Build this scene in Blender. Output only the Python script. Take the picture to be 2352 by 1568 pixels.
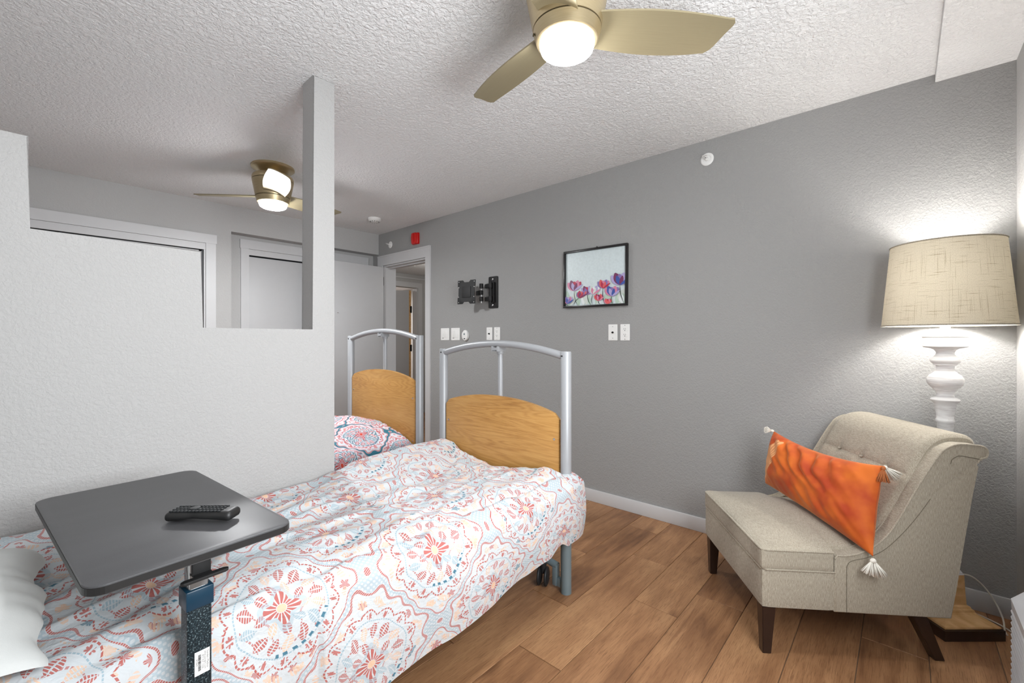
import bpy, bmesh, math, random
from mathutils import Vector, Matrix, noise, Euler
PI = math.pi
random.seed(7)
for o in list(bpy.data.objects): bpy.data.objects.remove(o, do_unlink=True)
SC = bpy.context.scene
COL = SC.collection

# ------------------------------------------------------------------ camera, world, lights, exposure
HEYE = 1.23
cam_d = bpy.data.cameras.new('camera'); cam = bpy.data.objects.new('camera', cam_d); COL.objects.link(cam)
cam_d.sensor_width = 36.0; cam_d.lens = 1009.0/2352.0*36.0
cam_d.shift_y = -(784.0-777.5)/2352.0
cam_d.clip_start = 0.05
cam.location = (0, 0, HEYE)
fwd = Vector((0.74679, 0.66506, 0.0))
cam.rotation_euler = fwd.to_track_quat('-Z', 'Y').to_euler()
SC.camera = cam

world = bpy.data.worlds.new('world'); SC.world = world; world.use_nodes = True
world.node_tree.nodes['Background'].inputs[0].default_value = (0.80, 0.86, 0.95, 1)
world.node_tree.nodes['Background'].inputs[1].default_value = 1.0

SC.view_settings.view_transform = 'Standard'
SC.view_settings.look = 'None'
SC.view_settings.gamma = 1.0
SC.view_settings.use_curve_mapping = False
SC.view_settings.exposure = 0.36

def add_light(name, kind, loc, power, color=(1, 1, 1), rot=(0, 0, 0), size=None, size_y=None, radius=None, shape=None):
    d = bpy.data.lights.new(name, kind); d.energy = power; d.color = color
    if kind == 'AREA':
        d.shape = shape or 'RECTANGLE'; d.size = size
        if size_y: d.size_y = size_y
    if radius is not None: d.shadow_soft_size = radius
    o = bpy.data.objects.new(name, d); o.location = loc; o.rotation_euler = rot; COL.objects.link(o)
    return o
# daylight entering through the window behind the camera (window_1)
add_light('window_daylight', 'AREA', (0.75, -0.395, 1.47), 47, (0.94, 0.975, 1.0), (math.radians(90), 0, 0), 1.10, 1.12)

# ------------------------------------------------------------------ materials
def new_mat(name):
    m = bpy.data.materials.new(name); m.use_nodes = True
    nt = m.node_tree; b = nt.nodes['Principled BSDF']
    return m, nt, b
def srgb(r, g, b):
    f = lambda c: (c/255/12.92) if c/255 <= 0.04045 else ((c/255+0.055)/1.055)**2.4
    return (f(r), f(g), f(b), 1.0)

class E:
    """tiny expression wrapper that writes math nodes"""
    nt = None
    def __init__(s, sock): s.s = sock
    @staticmethod
    def op(op, *a):
        n = E.nt.nodes.new('ShaderNodeMath'); n.operation = op
        for i, v in enumerate(a):
            if isinstance(v, E): E.nt.links.new(v.s, n.inputs[i])
            else: n.inputs[i].default_value = float(v)
        return E(n.outputs[0])
    def __add__(s, o): return E.op('ADD', s, o)
    __radd__ = __add__
    def __sub__(s, o): return E.op('SUBTRACT', s, o)
    def __rsub__(s, o): return E.op('SUBTRACT', o, s)
    def __mul__(s, o): return E.op('MULTIPLY', s, o)
    __rmul__ = __mul__
    def __truediv__(s, o): return E.op('DIVIDE', s, o)
    def lt(s, o): return E.op('LESS_THAN', s, o)
    def gt(s, o): return E.op('GREATER_THAN', s, o)
    def abs(s): return E.op('ABSOLUTE', s)
    def sin(s): return E.op('SINE', s)
    def cos(s): return E.op('COSINE', s)
    def fract(s): return E.op('FRACT', s)
    def sqrt(s): return E.op('SQRT', s)
    def max(s, o): return E.op('MAXIMUM', s, o)
    def min(s, o): return E.op('MINIMUM', s, o)
def emix(a, b, t): return a + (b - a)*t
def cmix(a, b, t):
    n = E.nt.nodes.new('ShaderNodeMix'); n.data_type = 'RGBA'
    for i, v in ((6, a), (7, b)):
        if isinstance(v, tuple): n.inputs[i].default_value = v
        else: E.nt.links.new(v, n.inputs[i])
    if isinstance(t, E): E.nt.links.new(t.s, n.inputs[0])
    else: n.inputs[0].default_value = t
    return n.outputs[2]
def texnode(kind, vec=None, **kw):
    n = E.nt.nodes.new('ShaderNodeTex'+kind)
    for k, v in kw.items():
        if k in n.inputs: n.inputs[k].default_value = v
        else: setattr(n, k, v)
    if vec is not None: E.nt.links.new(vec, n.inputs['Vector'])
    return n
def coords(kind='Object', scale=(1, 1, 1), rot=(0, 0, 0), rnd=0.0):
    tc = E.nt.nodes.new('ShaderNodeTexCoord'); mp = E.nt.nodes.new('ShaderNodeMapping')
    mp.inputs['Scale'].default_value = scale; mp.inputs['Rotation'].default_value = rot
    src = tc.outputs[kind]
    if rnd:
        oi = E.nt.nodes.new('ShaderNodeObjectInfo')
        cx = E.nt.nodes.new('ShaderNodeCombineXYZ')
        a = E(oi.outputs['Random'])*rnd; b = (E(oi.outputs['Random'])*37.7).fract()*rnd
        E.nt.links.new(a.s, cx.inputs[0]); E.nt.links.new(b.s, cx.inputs[1]); E.nt.links.new((a*1.7).s, cx.inputs[2])
        va = E.nt.nodes.new('ShaderNodeVectorMath'); va.operation = 'ADD'
        E.nt.links.new(src, va.inputs[0]); E.nt.links.new(cx.outputs[0], va.inputs[1]); src = va.outputs[0]
    E.nt.links.new(src, mp.inputs['Vector'])
    return mp.outputs[0]
def bump(b, height, strength=0.3, dist=0.01, normal=None):
    n = E.nt.nodes.new('ShaderNodeBump'); n.inputs['Strength'].default_value = strength; n.inputs['Distance'].default_value = dist
    E.nt.links.new(height.s if isinstance(height, E) else height, n.inputs['Height'])
    if normal is not None: E.nt.links.new(normal, n.inputs['Normal'])
    if b is not None: E.nt.links.new(n.outputs[0], b.inputs['Normal'])
    return n.outputs[0]
def ramp(fac, stops):
    n = E.nt.nodes.new('ShaderNodeValToRGB'); cr = n.color_ramp
    while len(cr.elements) < len(stops): cr.elements.new(0.5)
    for e, (p, c) in zip(cr.elements, stops): e.position = p; e.color = c
    E.nt.links.new(fac.s if isinstance(fac, E) else fac, n.inputs[0])
    return n.outputs[0]
def plain(name, col, rough=0.5, metal=0.0, vary=0.06, scale=20, coat=0.0, bmp=0.0, bscale=200):
    m, nt, b = new_mat(name); E.nt = nt
    nz = texnode('Noise', coords(), Scale=scale, Detail=3.0)
    d = tuple(max(0, c*(1-vary)) for c in col[:3])+(1,); l = tuple(min(1, c*(1+vary)) for c in col[:3])+(1,)
    nt.links.new(cmix(d, l, E(nz.outputs[0])), b.inputs['Base Color'])
    b.inputs['Roughness'].default_value = rough; b.inputs['Metallic'].default_value = metal
    b.inputs['Coat Weight'].default_value = coat
    if bmp:
        n2 = texnode('Noise', coords(), Scale=bscale, Detail=2.0); bump(b, n2.outputs[0], bmp, 0.002)
    return m
def plaster(name, col, scale, strength, dist, rough=0.75):
    m, nt, b = new_mat(name); E.nt = nt
    v = coords()
    n1 = texnode('Noise', v, Scale=scale, Detail=4.0, Roughness=0.6, Distortion=0.6)
    n2 = texnode('Noise', v, Scale=scale*0.35, Detail=3.0, Distortion=1.2)
    h = ramp(E(n1.outputs[0])*0.65 + E(n2.outputs[0])*0.35, [(0.40, (0, 0, 0, 1)), (0.58, (1, 1, 1, 1))])
    bump(b, h, strength, dist)
    d = tuple(c*0.97 for c in col[:3])+(1,)
    nt.links.new(cmix(d, col, E(texnode('Noise', v, Scale=1.3, Detail=2.0).outputs[0])), b.inputs['Base Color'])
    b.inputs['Roughness'].default_value = rough
    b.inputs['Specular IOR Level'].default_value = 0.35
    return m

M = {}
M['wall'] = plaster('wall_paint', srgb(184, 183, 182), 95, 0.38, 0.004)
M['wallgrey'] = plaster('wall_paint_mid_grey', srgb(158, 158, 157), 95, 0.38, 0.004)
M['ceil'] = plaster('ceiling_texture', srgb(240, 240, 240), 60, 0.6, 0.009)
M['trimw'] = plain('trim_white', srgb(200, 200, 201), 0.45, vary=0.02)
M['doorw'] = plain('door_paint', srgb(190, 190, 191), 0.5, vary=0.02)
M['plate'] = plain('white_plastic', srgb(236, 236, 234), 0.35, vary=0.01)
M['black'] = plain('black_plastic', srgb(28, 28, 28), 0.45, vary=0.1)
M['dark'] = plain('dark_gap', srgb(20, 20, 20), 0.9)
M['blackmetal'] = plain('black_powder_coat', srgb(14, 14, 15), 0.6, 0.0, vary=0.1, bmp=0.15, bscale=900)
M['red'] = plain('red_plastic', srgb(200, 22, 20), 0.25, vary=0.05, coat=0.3)
M['silver'] = plain('silver_tube', srgb(160, 162, 165), 0.40, 0.15, vary=0.03)
M['steelblue'] = plain('grey_blue_steel', srgb(120, 136, 142), 0.4, 0.2, vary=0.06)
M['chrome'] = plain('chrome', srgb(200, 200, 200), 0.15, 1.0, vary=0.02)
M['rubber'] = plain('rubber', srgb(30, 32, 34), 0.6)
M['darkwood'] = plain('espresso_wood', srgb(44, 28, 22), 0.35, vary=0.25, scale=30, coat=0.2)
M['sheet'] = plain('white_cotton', srgb(204, 206, 204), 0.85, vary=0.02, bmp=0.2, bscale=700)
M['mattress'] = plain('mattress_ticking', srgb(190, 195, 200), 0.9, bmp=0.2, bscale=500)
M['cord'] = plain('white_cord', srgb(222, 218, 208), 0.45, vary=0.02)
M['grout'] = plain('grout', srgb(112, 92, 74), 0.9, vary=0.1, scale=60)
M['frame'] = plain('black_frame', srgb(26, 24, 25), 0.3, vary=0.1)
M['skin_heater'] = plain('heater_enamel', srgb(214, 216, 220), 0.4, vary=0.02)
M['lampwhite'] = None

def mat_emit(name, col, strength):
    m, nt, b = new_mat(name)
    b.inputs['Base Color'].default_value = (0.9, 0.9, 0.9, 1); b.inputs['Roughness'].default_value = 0.3
    b.inputs['Emission Color'].default_value = col; b.inputs['Emission Strength'].default_value = strength
    return m
M['glow'] = mat_emit('opal_glass_lit', (0.97, 0.985, 1.0, 1), 46.0)
M['glow2'] = mat_emit('opal_glass_lit_far', (0.97, 0.985, 1.0, 1), 150.0)
M['bulb'] = mat_emit('bulb_lit', (1.0, 0.93, 0.82, 1), 9.0)

def mat_brass():
    m, nt, b = new_mat('brushed_brass'); E.nt = nt
    v = coords(scale=(6, 6, 300))
    n = texnode('Noise', v, Scale=3.0, Detail=3.0)
    nt.links.new(cmix(srgb(176, 158, 122), srgb(206, 190, 156), E(n.outputs[0])), b.inputs['Base Color'])
    b.inputs['Metallic'].default_value = 0.85; b.inputs['Roughness'].default_value = 0.32
    b.inputs['Anisotropic'].default_value = 0.5
    bump(b, n.outputs[0], 0.08, 0.001)
    return m
M['brass'] = mat_brass()
M['brassdark'] = plain('brass_seam', srgb(70, 60, 40), 0.5, 0.7)
def mat_blade():
    m, nt, b = new_mat('blade_champagne'); E.nt = nt
    n = texnode('Noise', coords(scale=(4, 200, 1)), Scale=2.0, Detail=3.0)
    nt.links.new(cmix(srgb(140, 129, 102), srgb(154, 143, 114), E(n.outputs[0])), b.inputs['Base Color'])
    b.inputs['Metallic'].default_value = 0.25; b.inputs['Roughness'].default_value = 0.42
    return m
M['blade'] = mat_blade()

def mat_floor():
    m, nt, b = new_mat('plank_wood_tile'); E.nt = nt
    v = coords(scale=(1, 1, 1), rnd=40)
    vs = coords(scale=(1.2, 9, 1), rnd=40)
    vf = coords(scale=(5, 90, 1), rnd=40)
    big = texnode('Noise', vs, Scale=1.6, Detail=5.0, Roughness=0.55, Distortion=0.9)
    fine = texnode('Noise', vf, Scale=3.0, Detail=4.0, Roughness=0.7)
    cloud = texnode('Noise', v, Scale=3.2, Detail=3.0)
    knot = texnode('Voronoi', coords(scale=(1, 2.1, 1), rnd=40), Scale=1.9)
    kd = E(knot.outputs['Distance'])
    kmask = E.op('SUBTRACT', 1.0, kd*7.0).max(0.0)
    oi = nt.nodes.new('ShaderNodeObjectInfo')
    f = E(big.outputs[0])*0.62 + E(cloud.outputs[0])*0.38 + (E(oi.outputs['Random'])-0.5)*0.13
    c = ramp(f, [(0.28, srgb(108, 74, 50)), (0.42, srgb(140, 100, 68)), (0.55, srgb(162, 120, 84)), (0.72, srgb(180, 138, 98))])
    c = cmix(c, srgb(104, 68, 44), (E(fine.outputs[0])-0.48).max(0.0)*3.2)
    c = cmix(c, srgb(78, 48, 30), kmask*0.75)
    nt.links.new(c, b.inputs['Base Color'])
    b.inputs['Roughness'].default_value = 0.48
    b.inputs['Specular IOR Level'].default_value = 0.4
    bump(b, E(fine.outputs[0]), 0.25, 0.002)
    return m
M['floor'] = mat_floor()

def mat_oak(name='oak_laminate', rot=0):
    m, nt, b = new_mat(name); E.nt = nt
    v = coords(scale=(1, 0.42, 4.6), rnd=3)
    w = texnode('Noise', v, Scale=2.4, Detail=2.0, Distortion=0.4)
    rings = (E(w.outputs[0])*120).sin()*0.5+0.5
    fine = texnode('Noise', coords(scale=(20, 12, 240), rnd=3), Scale=1.5, Detail=3.0)
    soft = texnode('Noise', coords(scale=(1, 1, 5), rnd=3), Scale=1.6, Detail=2.0)
    f = rings*0.16 + E(fine.outputs[0])*0.42 + E(soft.outputs[0])*0.50
    c = ramp(f, [(0.30, srgb(158, 110, 54)), (0.52, srgb(186, 138, 76)), (0.80, srgb(202, 156, 92))])
    nt.links.new(c, b.inputs['Base Color']); b.inputs['Roughness'].default_value = 0.38
    return m
M['oak'] = mat_oak()
def mat_pine():
    m, nt, b = new_mat('light_varnished_wood'); E.nt = nt
    n = texnode('Noise', coords(scale=(14, 2, 14)), Scale=3.0, Detail=4.0, Distortion=0.5)
    nt.links.new(ramp(n.outputs[0], [(0.3, srgb(196, 148, 92)), (0.7, srgb(226, 186, 132))]), b.inputs['Base Color'])
    b.inputs['Roughness'].default_value = 0.35
    return m
M['pine'] = mat_pine()
def mat_whitewash():
    m, nt, b = new_mat('whitewashed_wood'); E.nt = nt
    n = texnode('Noise', coords(scale=(6, 6, 60)), Scale=3.0, Detail=4.0, Distortion=0.3)
    nt.links.new(ramp(n.outputs[0], [(0.30, srgb(206, 203, 203)), (0.5, srgb(228, 227, 227)), (0.7, srgb(238, 238, 238))]), b.inputs['Base Color'])
    b.inputs['Roughness'].default_value = 0.6
    bump(b, n.outputs[0], 0.15, 0.002)
    return m
M['whitewash'] = mat_whitewash()
def mat_linen(name, c1, c2, s=520, strength=0.5):
    m, nt, b = new_mat(name); E.nt = nt
    a = texnode('Noise', coords(scale=(0.12, 1, 1)), Scale=s, Detail=1.0)
    c = texnode('Noise', coords(scale=(1, 1, 0.12)), Scale=s, Detail=1.0)
    f = E(a.outputs[0])*0.5+E(c.outputs[0])*0.5
    nt.links.new(cmix(c1, c2, ((f-0.40)*4.5).max(0).min(1)), b.inputs['Base Color'])
    b.inputs['Roughness'].default_value = 0.9
    b.inputs['Sheen Weight'].default_value = 0.15
    bump(b, f, strength, 0.0015)
    return m
M['linen'] = mat_linen('beige_linen', srgb(150, 141, 124), srgb(184, 176, 160))
M['seam'] = plain('linen_seam_shadow', srgb(112, 104, 90), 0.95)
def mat_shade():
    m, nt, b = new_mat('lamp_shade_linen'); E.nt = nt
    nt.nodes.remove(b); out = nt.nodes['Material Output']
    tc = nt.nodes.new('ShaderNodeUVMap')
    def strk(sc, thr):
        mp = nt.nodes.new('ShaderNodeMapping'); mp.inputs['Scale'].default_value = sc; nt.links.new(tc.outputs[0], mp.inputs[0])
        n = texnode('Noise', mp.outputs[0], Scale=1.0, Detail=1.5)
        return ((E(n.outputs[0])-thr)*7).max(0).min(1)
    a = strk((14, 230, 1), 0.60); c = strk((520, 6, 1), 0.60); w = strk((600, 240, 1), 0.45)*0.18
    f = (a*0.6 + c*0.6 + w).min(1)
    col = cmix(srgb(214, 204, 182), srgb(140, 124, 92), f)
    d = nt.nodes.new('ShaderNodeBsdfDiffuse'); t = nt.nodes.new('ShaderNodeBsdfTranslucent')
    nt.links.new(col, d.inputs[0]); nt.links.new(col, t.inputs[0])
    ge = nt.nodes.new('ShaderNodeNewGeometry')
    nt.links.new(cmix(col, srgb(244, 243, 240), E(ge.outputs['Backfacing'])), d.inputs[0])
    mx = nt.nodes.new('ShaderNodeMixShader'); mx.inputs[0].default_value = 0.032
    nt.links.new(d.outputs[0], mx.inputs[1]); nt.links.new(t.outputs[0], mx.inputs[2])
    nt.links.new(mx.outputs[0], out.inputs[0])
    return m
M['shade'] = mat_shade()
M['shadein'] = plain('shade_lining', srgb(240, 238, 232), 0.8, vary=0.01)
def mat_velvet():
    m, nt, b = new_mat('orange_velvet'); E.nt = nt
    uv = nt.nodes.new('ShaderNodeUVMap').outputs[0]
    sp = nt.nodes.new('ShaderNodeSeparateXYZ'); nt.links.new(uv, sp.inputs[0])
    u, v = E(sp.outputs[0]), E(sp.outputs[1])
    n = texnode('Noise', coords(), Scale=9.0, Detail=3.0)
    c = cmix(srgb(168, 56, 8), srgb(206, 102, 22), ((E(n.outputs[0])-0.35)*3).max(0).min(1))
    # stitched leaf applique near the far end (u is along the cushion, 1 = far end)
    lx = (u-0.90)*4.6 + (v-0.5)*0.9; ly = (v-0.50)
    leaf = ((lx*lx*9 + ly*ly*5.2) + (E.op('ARCTAN2', ly, lx)*9).sin()*0.10).lt(0.95)
    veins = ((E.op('ARCTAN2', ly+0.5, lx)*40).sin()).gt(0.55)
    c = cmix(c, srgb(226, 164, 112), leaf*0.9)
    c = cmix(c, srgb(150, 84, 40), leaf*veins*0.6)
    nt.links.new(c, b.inputs['Base Color'])
    b.inputs['Roughness'].default_value = 0.75
    b.inputs['Sheen Weight'].default_value = 0.5; b.inputs['Sheen Roughness'].default_value = 0.35
    b.inputs['Sheen Tint'].default_value = srgb(255, 200, 150)
    return m
M['velvet'] = mat_velvet()
def mat_tablelam():
    m, nt, b = new_mat('black_laminate'); E.nt = nt
    n = texnode('Noise', coords(), Scale=600.0, Detail=2.0)
    s = texnode('Noise', coords(scale=(1, 4, 1)), Scale=6.0, Detail=4.0)
    nt.links.new(cmix(srgb(58, 58, 60), srgb(84, 84, 86), E(n.outputs[0])*0.6+E(s.outputs[0])*0.4), b.inputs['Base Color'])
    b.inputs['Roughness'].default_value = 0.42
    bump(b, n.outputs[0], 0.2, 0.0006)
    return m
M['laminate'] = mat_tablelam()
def mat_speckle():
    m, nt, b = new_mat('speckled_powder_coat'); E.nt = nt
    n = texnode('Noise', coords(), Scale=300.0, Detail=1.0)
    nt.links.new(ramp(n.outputs[0], [(0.48, srgb(22, 34, 40)), (0.60, srgb(48, 66, 74)), (0.70, srgb(120, 136, 140))]), b.inputs['Base Color'])
    b.inputs['Roughness'].default_value = 0.35; b.inputs['Metallic'].default_value = 0.3
    bump(b, n.outputs[0], 0.4, 0.001)
    return m
M['speckle'] = mat_speckle()
M['navy'] = plain('navy_plastic', srgb(18, 52, 72), 0.3, vary=0.1)

def mat_print(name, pal, A, B, sc, dense=0.0, base=srgb(198, 203, 206), lw=1.0):
    """block-printed medallion cloth: ogee lattice of scalloped medallions, bands, florets"""
    RED, PEACH, BLUE, TEAL = pal
    m, nt, b = new_mat(name); E.nt = nt
    uv = nt.nodes.new('ShaderNodeUVMap').outputs[0]
    wn = texnode('Noise', uv, Scale=9.0/sc, Detail=1.0)
    sw = nt.nodes.new('ShaderNodeSeparateColor'); nt.links.new(wn.outputs['Color'], sw.inputs[0])
    sp = nt.nodes.new('ShaderNodeSeparateXYZ'); nt.links.new(uv, sp.inputs[0])
    u = E(sp.outputs[0]) + (E(sw.outputs[0])-0.5)*0.035*sc; v = E(sp.outputs[1]) + (E(sw.outputs[1])-0.5)*0.035*sc
    G = (u*(2*PI/A)).cos() + (v*(2*PI/B)).cos()
    G = G + (u*(10*PI/A)).cos()*(v*(10*PI/B)).cos()*0.14
    pos = G.gt(0.0)
    def cell(w, P, sh): return ((w/P + sh).fract() - 0.5)*P
    x = emix(cell(u, A, 0.0), cell(u, A, 0.5), pos); y = emix(cell(v, B, 0.0), cell(v, B, 0.5), pos)
    yy = y*(A/B)*1.04
    r = (x*x+yy*yy).sqrt(); th = E.op('ARCTAN2', yy, x)
    aG = G.abs()
    col = base
    # scattered sprigs
    vo = texnode('Voronoi', uv, Scale=21.0/sc, Randomness=0.8)
    vc = nt.nodes.new('ShaderNodeSeparateColor'); nt.links.new(vo.outputs['Color'], vc.inputs[0])
    vp = nt.nodes.new('ShaderNodeVectorMath'); vp.operation = 'SUBTRACT'
    nt.links.new(uv, vp.inputs[0]); nt.links.new(vo.outputs['Position'], vp.inputs[1])
    vs = nt.nodes.new('ShaderNodeSeparateXYZ'); nt.links.new(vp.outputs[0], vs.inputs[0])
    lx, ly = E(vs.outputs[0]), E(vs.outputs[1])
    lr = (lx*lx+ly*ly).sqrt(); lt = E.op('ARCTAN2', ly, lx)
    rnd = E(vc.outputs[0]); rn2 = E(vc.outputs[1])
    size = 0.0165*sc
    pet = lr.lt(((lt*2.5 + rnd*9).sin().abs()*0.55+0.45)*(rn2*0.6+0.7)*size)
    hatch = ((lt*16).sin()).gt(-0.75)
    outer = aG.gt(0.30)
    col = cmix(col, PEACH, pet*hatch*outer*rnd.gt(0.42)*0.85)
    col = cmix(col, RED, pet*hatch*outer*rnd.lt(0.30)*0.85)
    col = cmix(col, TEAL, pet*hatch*outer*(rnd.gt(0.30))*(rnd.lt(0.36))*0.85)
    # ogee band
    band = aG.lt(0.185)
    ladder = E.op('ADD', 1.0, 0.0) if dense else ((u*(PI/(0.008*sc))).sin()*(v*(PI/(0.008*sc))).sin()).gt(-0.2)
    col = cmix(col, base, aG.lt(0.26))
    col = cmix(col, BLUE, band*ladder*aG.lt(0.10)*(0.95 if dense else 0.55))
    dash = ((u*0.8+v)*(2*PI/(0.0065*sc))).sin().gt(-0.72)
    col = cmix(col, RED, band*aG.gt(0.115)*dash*0.9)
    # medallion
    R0 = A*0.305
    scal = ((th*7).sin().abs())
    Rs = R0*(0.90 + scal*0.12)
    inside = r.lt(Rs)
    col = cmix(col, base, inside)
    dr = (r-Rs).abs()
    dth = (th*95).sin().gt(-0.65)
    col = cmix(col, RED, dr.lt(0.0024*sc*lw)*dth*0.9)
    # florets inside each scallop
    fr = r - R0*0.90; ft = ((th*(7/PI)).fract()-0.5)*(R0*0.42)
    fl = ((fr*fr+ft*ft).sqrt()).lt((E.op('ARCTAN2', ft, fr)*3.5).sin().abs()*0.006*sc+0.005*sc)
    col = cmix(col, RED, fl*inside*((th*60).sin().gt(-0.6))*0.85)
    ring = (r-R0*0.80).abs().lt(0.0018*sc*lw)
    col = cmix(col, BLUE, ring*dth*0.9)
    # two rings of swirling hatched leaves
    sw1 = None
    for (ra, rb2, cnt, swl, wdt, seed_) in ((0.22, 0.50, 9, 5.0, 0.30, 0.0), (0.47, 0.76, 15, -6.0, 0.34, 0.37)):
        t1 = (r-R0*ra)/(R0*(rb2-ra))
        env = (t1*PI).sin().max(0)*t1.gt(0)*t1.lt(1)
        ph = th*(cnt/(2*PI)) + r*(swl/sc) + seed_
        lv = ((ph.fract()-0.5).abs()).lt(env*wdt)
        idn = (E.op('FLOOR', ph)*0.381).fract()
        lh = ((r*(1100/sc)+th*26).sin()).gt(-0.55)
        core = ((ph.fract()-0.5).abs()).gt(env*0.05)
        col = cmix(col, RED, lv*lh*core*idn.gt(0.42)*0.9)
        col = cmix(col, PEACH, lv*lh*core*idn.lt(0.24)*0.85)
        col = cmix(col, BLUE, lv*lh*core*idn.gt(0.24)*idn.lt(0.42)*0.85)
        sw1 = lv if sw1 is None else sw1.max(lv)
    arcs = (((th*3).sin()*0.5+r/R0*3.0).fract()-0.5).abs().lt(0.05)*(r.lt(R0*0.74))*(r.gt(R0*0.30))*(1-sw1)
    col = cmix(col, RED, arcs*((th*80).sin().gt(-0.4))*0.75)
    if dense: col = cmix(col, BLUE, (r.lt(R0*0.78))*(r.gt(R0*0.36))*((th*30+r*300).sin().gt(0.2))*dense*(1-sw1))
    com = (((th*(16/PI)+r*(14/sc)).fract()-0.5).abs()).lt(0.25)*((r-R0*0.765).abs().lt(0.0040*sc))*((th).gt(0.4))*(th.lt(1.8))
    col = cmix(col, TEAL, com)
    gar = (r-R0*1.17)/(R0*0.09)
    gm = (((th*(10/PI)).fract()-0.5).abs()).lt(0.30*(1-gar*gar).max(0))*outer
    col = cmix(col, PEACH, gm*((th*120).sin().gt(-0.5))*0.7)
    # heart of medallion
    ctr = r.lt(R0*((th*4).cos()*0.07+0.25))
    col = cmix(col, BLUE, r.lt(R0*((th*4).cos()*0.08+0.34))*0.45)
    col = cmix(col, base, ctr)
    col = cmix(col, RED, ctr*((th*16).sin().gt(-0.5))*r.gt(R0*0.09)*0.9)
    col = cmix(col, PEACH, r.lt(R0*0.08))
    nt.links.new(col, b.inputs['Base Color'])
    b.inputs['Roughness'].default_value = 0.85
    cr = texnode('Noise', uv, Scale=26.0, Detail=5.0, Distortion=1.5)
    bump(b, cr.outputs[0], 0.55, 0.006)
    return m
M['duvet'] = mat_print('medallion_print_cotton', (srgb(176, 82, 72), srgb(222, 184, 156), srgb(150, 174, 186), srgb(72, 118, 138)), 0.46, 0.60, 1.0)
M['duvet2'] = mat_print('bright_medallion_print', (srgb(184, 20, 20), srgb(206, 74, 56), srgb(0, 104, 124), srgb(0, 48, 88)), 0.42, 0.50, 0.8, dense=0.8, base=srgb(206, 209, 216), lw=2.6)

# ------------------------------------------------------------------ object helpers
def link(o, parent=None):
    COL.objects.link(o)
    if parent is not None: o.parent = parent
    return o
def mobj(name, verts, faces, mat, parent=None, smooth=False, uvs=None, mats=None, fmi=None):
    me = bpy.data.meshes.new(name); me.from_pydata([tuple(v) for v in verts], [], faces)
    if mats:
        for mm in mats: me.materials.append(mm)
        if fmi: me.polygons.foreach_set('material_index', fmi)
    else: me.materials.append(mat)
    if smooth: me.polygons.foreach_set('use_smooth', [True]*len(me.polygons))
    if uvs:
        ul = me.uv_layers.new(name='UVMap')
        for l in me.loops: ul.data[l.index].uv = uvs[l.vertex_index]
    me.update()
    return link(bpy.data.objects.new(name, me), parent)
def bobj(name, bm, mat, parent=None, smooth=False):
    me = bpy.data.meshes.new(name); bmesh.ops.recalc_face_normals(bm, faces=bm.faces[:]); bm.to_mesh(me); bm.free()
    me.materials.append(mat)
    if smooth:
        me.polygons.foreach_set('use_smooth', [True]*len(me.polygons))
        try: me.set_sharp_from_angle(angle=math.radians(38))
        except Exception: pass
    me.update()
    return link(bpy.data.objects.new(name, me), parent)
def tag(o, label=None, cat=None, group=None, kind=None):
    if label: o['label'] = label
    if cat: o['category'] = cat
    if group: o['group'] = group
    if kind: o['kind'] = kind
    return o
def empty(name, loc, rz=0.0, label=None, cat=None, group=None):
    o = bpy.data.objects.new(name, None); o.location = loc; o.rotation_euler = (0, 0, rz); COL.objects.link(o)
    o.empty_display_size = 0.1
    return tag(o, label, cat, group)
def abox(bm, lo, hi, rot=None, bev=0.0, seg=2):
    """box between lo and hi; optional Matrix"""
    lo = Vector(lo); hi = Vector(hi)
    r = bmesh.ops.create_cube(bm, size=1.0)
    vs = r['verts']; c = (lo+hi)/2; s = hi-lo
    for v in vs: v.co = Vector((v.co.x*s.x+c.x, v.co.y*s.y+c.y, v.co.z*s.z+c.z))
    if bev > 0:
        es = list({e for v in vs for e in v.link_edges})
        rr = bmesh.ops.bevel(bm, geom=es, offset=bev, segments=seg, affect='EDGES', profile=0.5)
        vs = list({v for f in rr['faces'] for v in f.verts} | {v for v in vs if v.is_valid})
    if rot is not None:
        for v in vs: v.co = rot @ v.co
    return vs
def box(name, lo, hi, mat, parent=None, bev=0.0, seg=2, kind=None, label=None, rot=None):
    bm = bmesh.new(); abox(bm, lo, hi, rot, bev, seg)
    o = bobj(name, bm, mat, parent, smooth=bev > 0)
    return tag(o, label=label, kind=kind)
def boxes(name, lst, mat, parent=None, bev=0.0, kind=None):
    bm = bmesh.new()
    for lo, hi in lst: abox(bm, lo, hi, None, bev)
    return tag(bobj(name, bm, mat, parent, smooth=bev > 0), kind=kind)
def frame_of(d):
    d = d.normalized(); a = Vector((0, 0, 1)) if abs(d.z) < 0.95 else Vector((1, 0, 0))
    x = d.cross(a).normalized(); y = d.cross(x).normalized()
    return x, y
def atube(V, F, pts, r, n=12, closed=False, caps=True):
    pts = [Vector(p) for p in pts]; base = len(V); m = len(pts); px = None
    for i, p in enumerate(pts):
        if closed: d = pts[(i+1) % m]-pts[i-1]
        else: d = pts[min(i+1, m-1)]-pts[max(i-1, 0)]
        d.normalize()
        if px is None: x, y = frame_of(d)
        else:
            x = (px - d*px.dot(d)).normalized(); y = d.cross(x).normalized()
        px = x; rr = r[i] if isinstance(r, (list, tuple)) else r
        for k in range(n):
            a = 2*PI*k/n; V.append(p + x*math.cos(a)*rr + y*math.sin(a)*rr)
    for i in range(m if closed else m-1):
        for k in range(n):
            a = base+i*n+k; b_ = base+i*n+(k+1) % n
            c = base+((i+1) % m)*n+(k+1) % n; d_ = base+((i+1) % m)*n+k
            F.append((a, b_, c, d_))
    if caps and not closed:
        F.append(tuple(base+k for k in range(n))[::-1]); F.append(tuple(base+(m-1)*n+k for k in range(n)))
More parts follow.
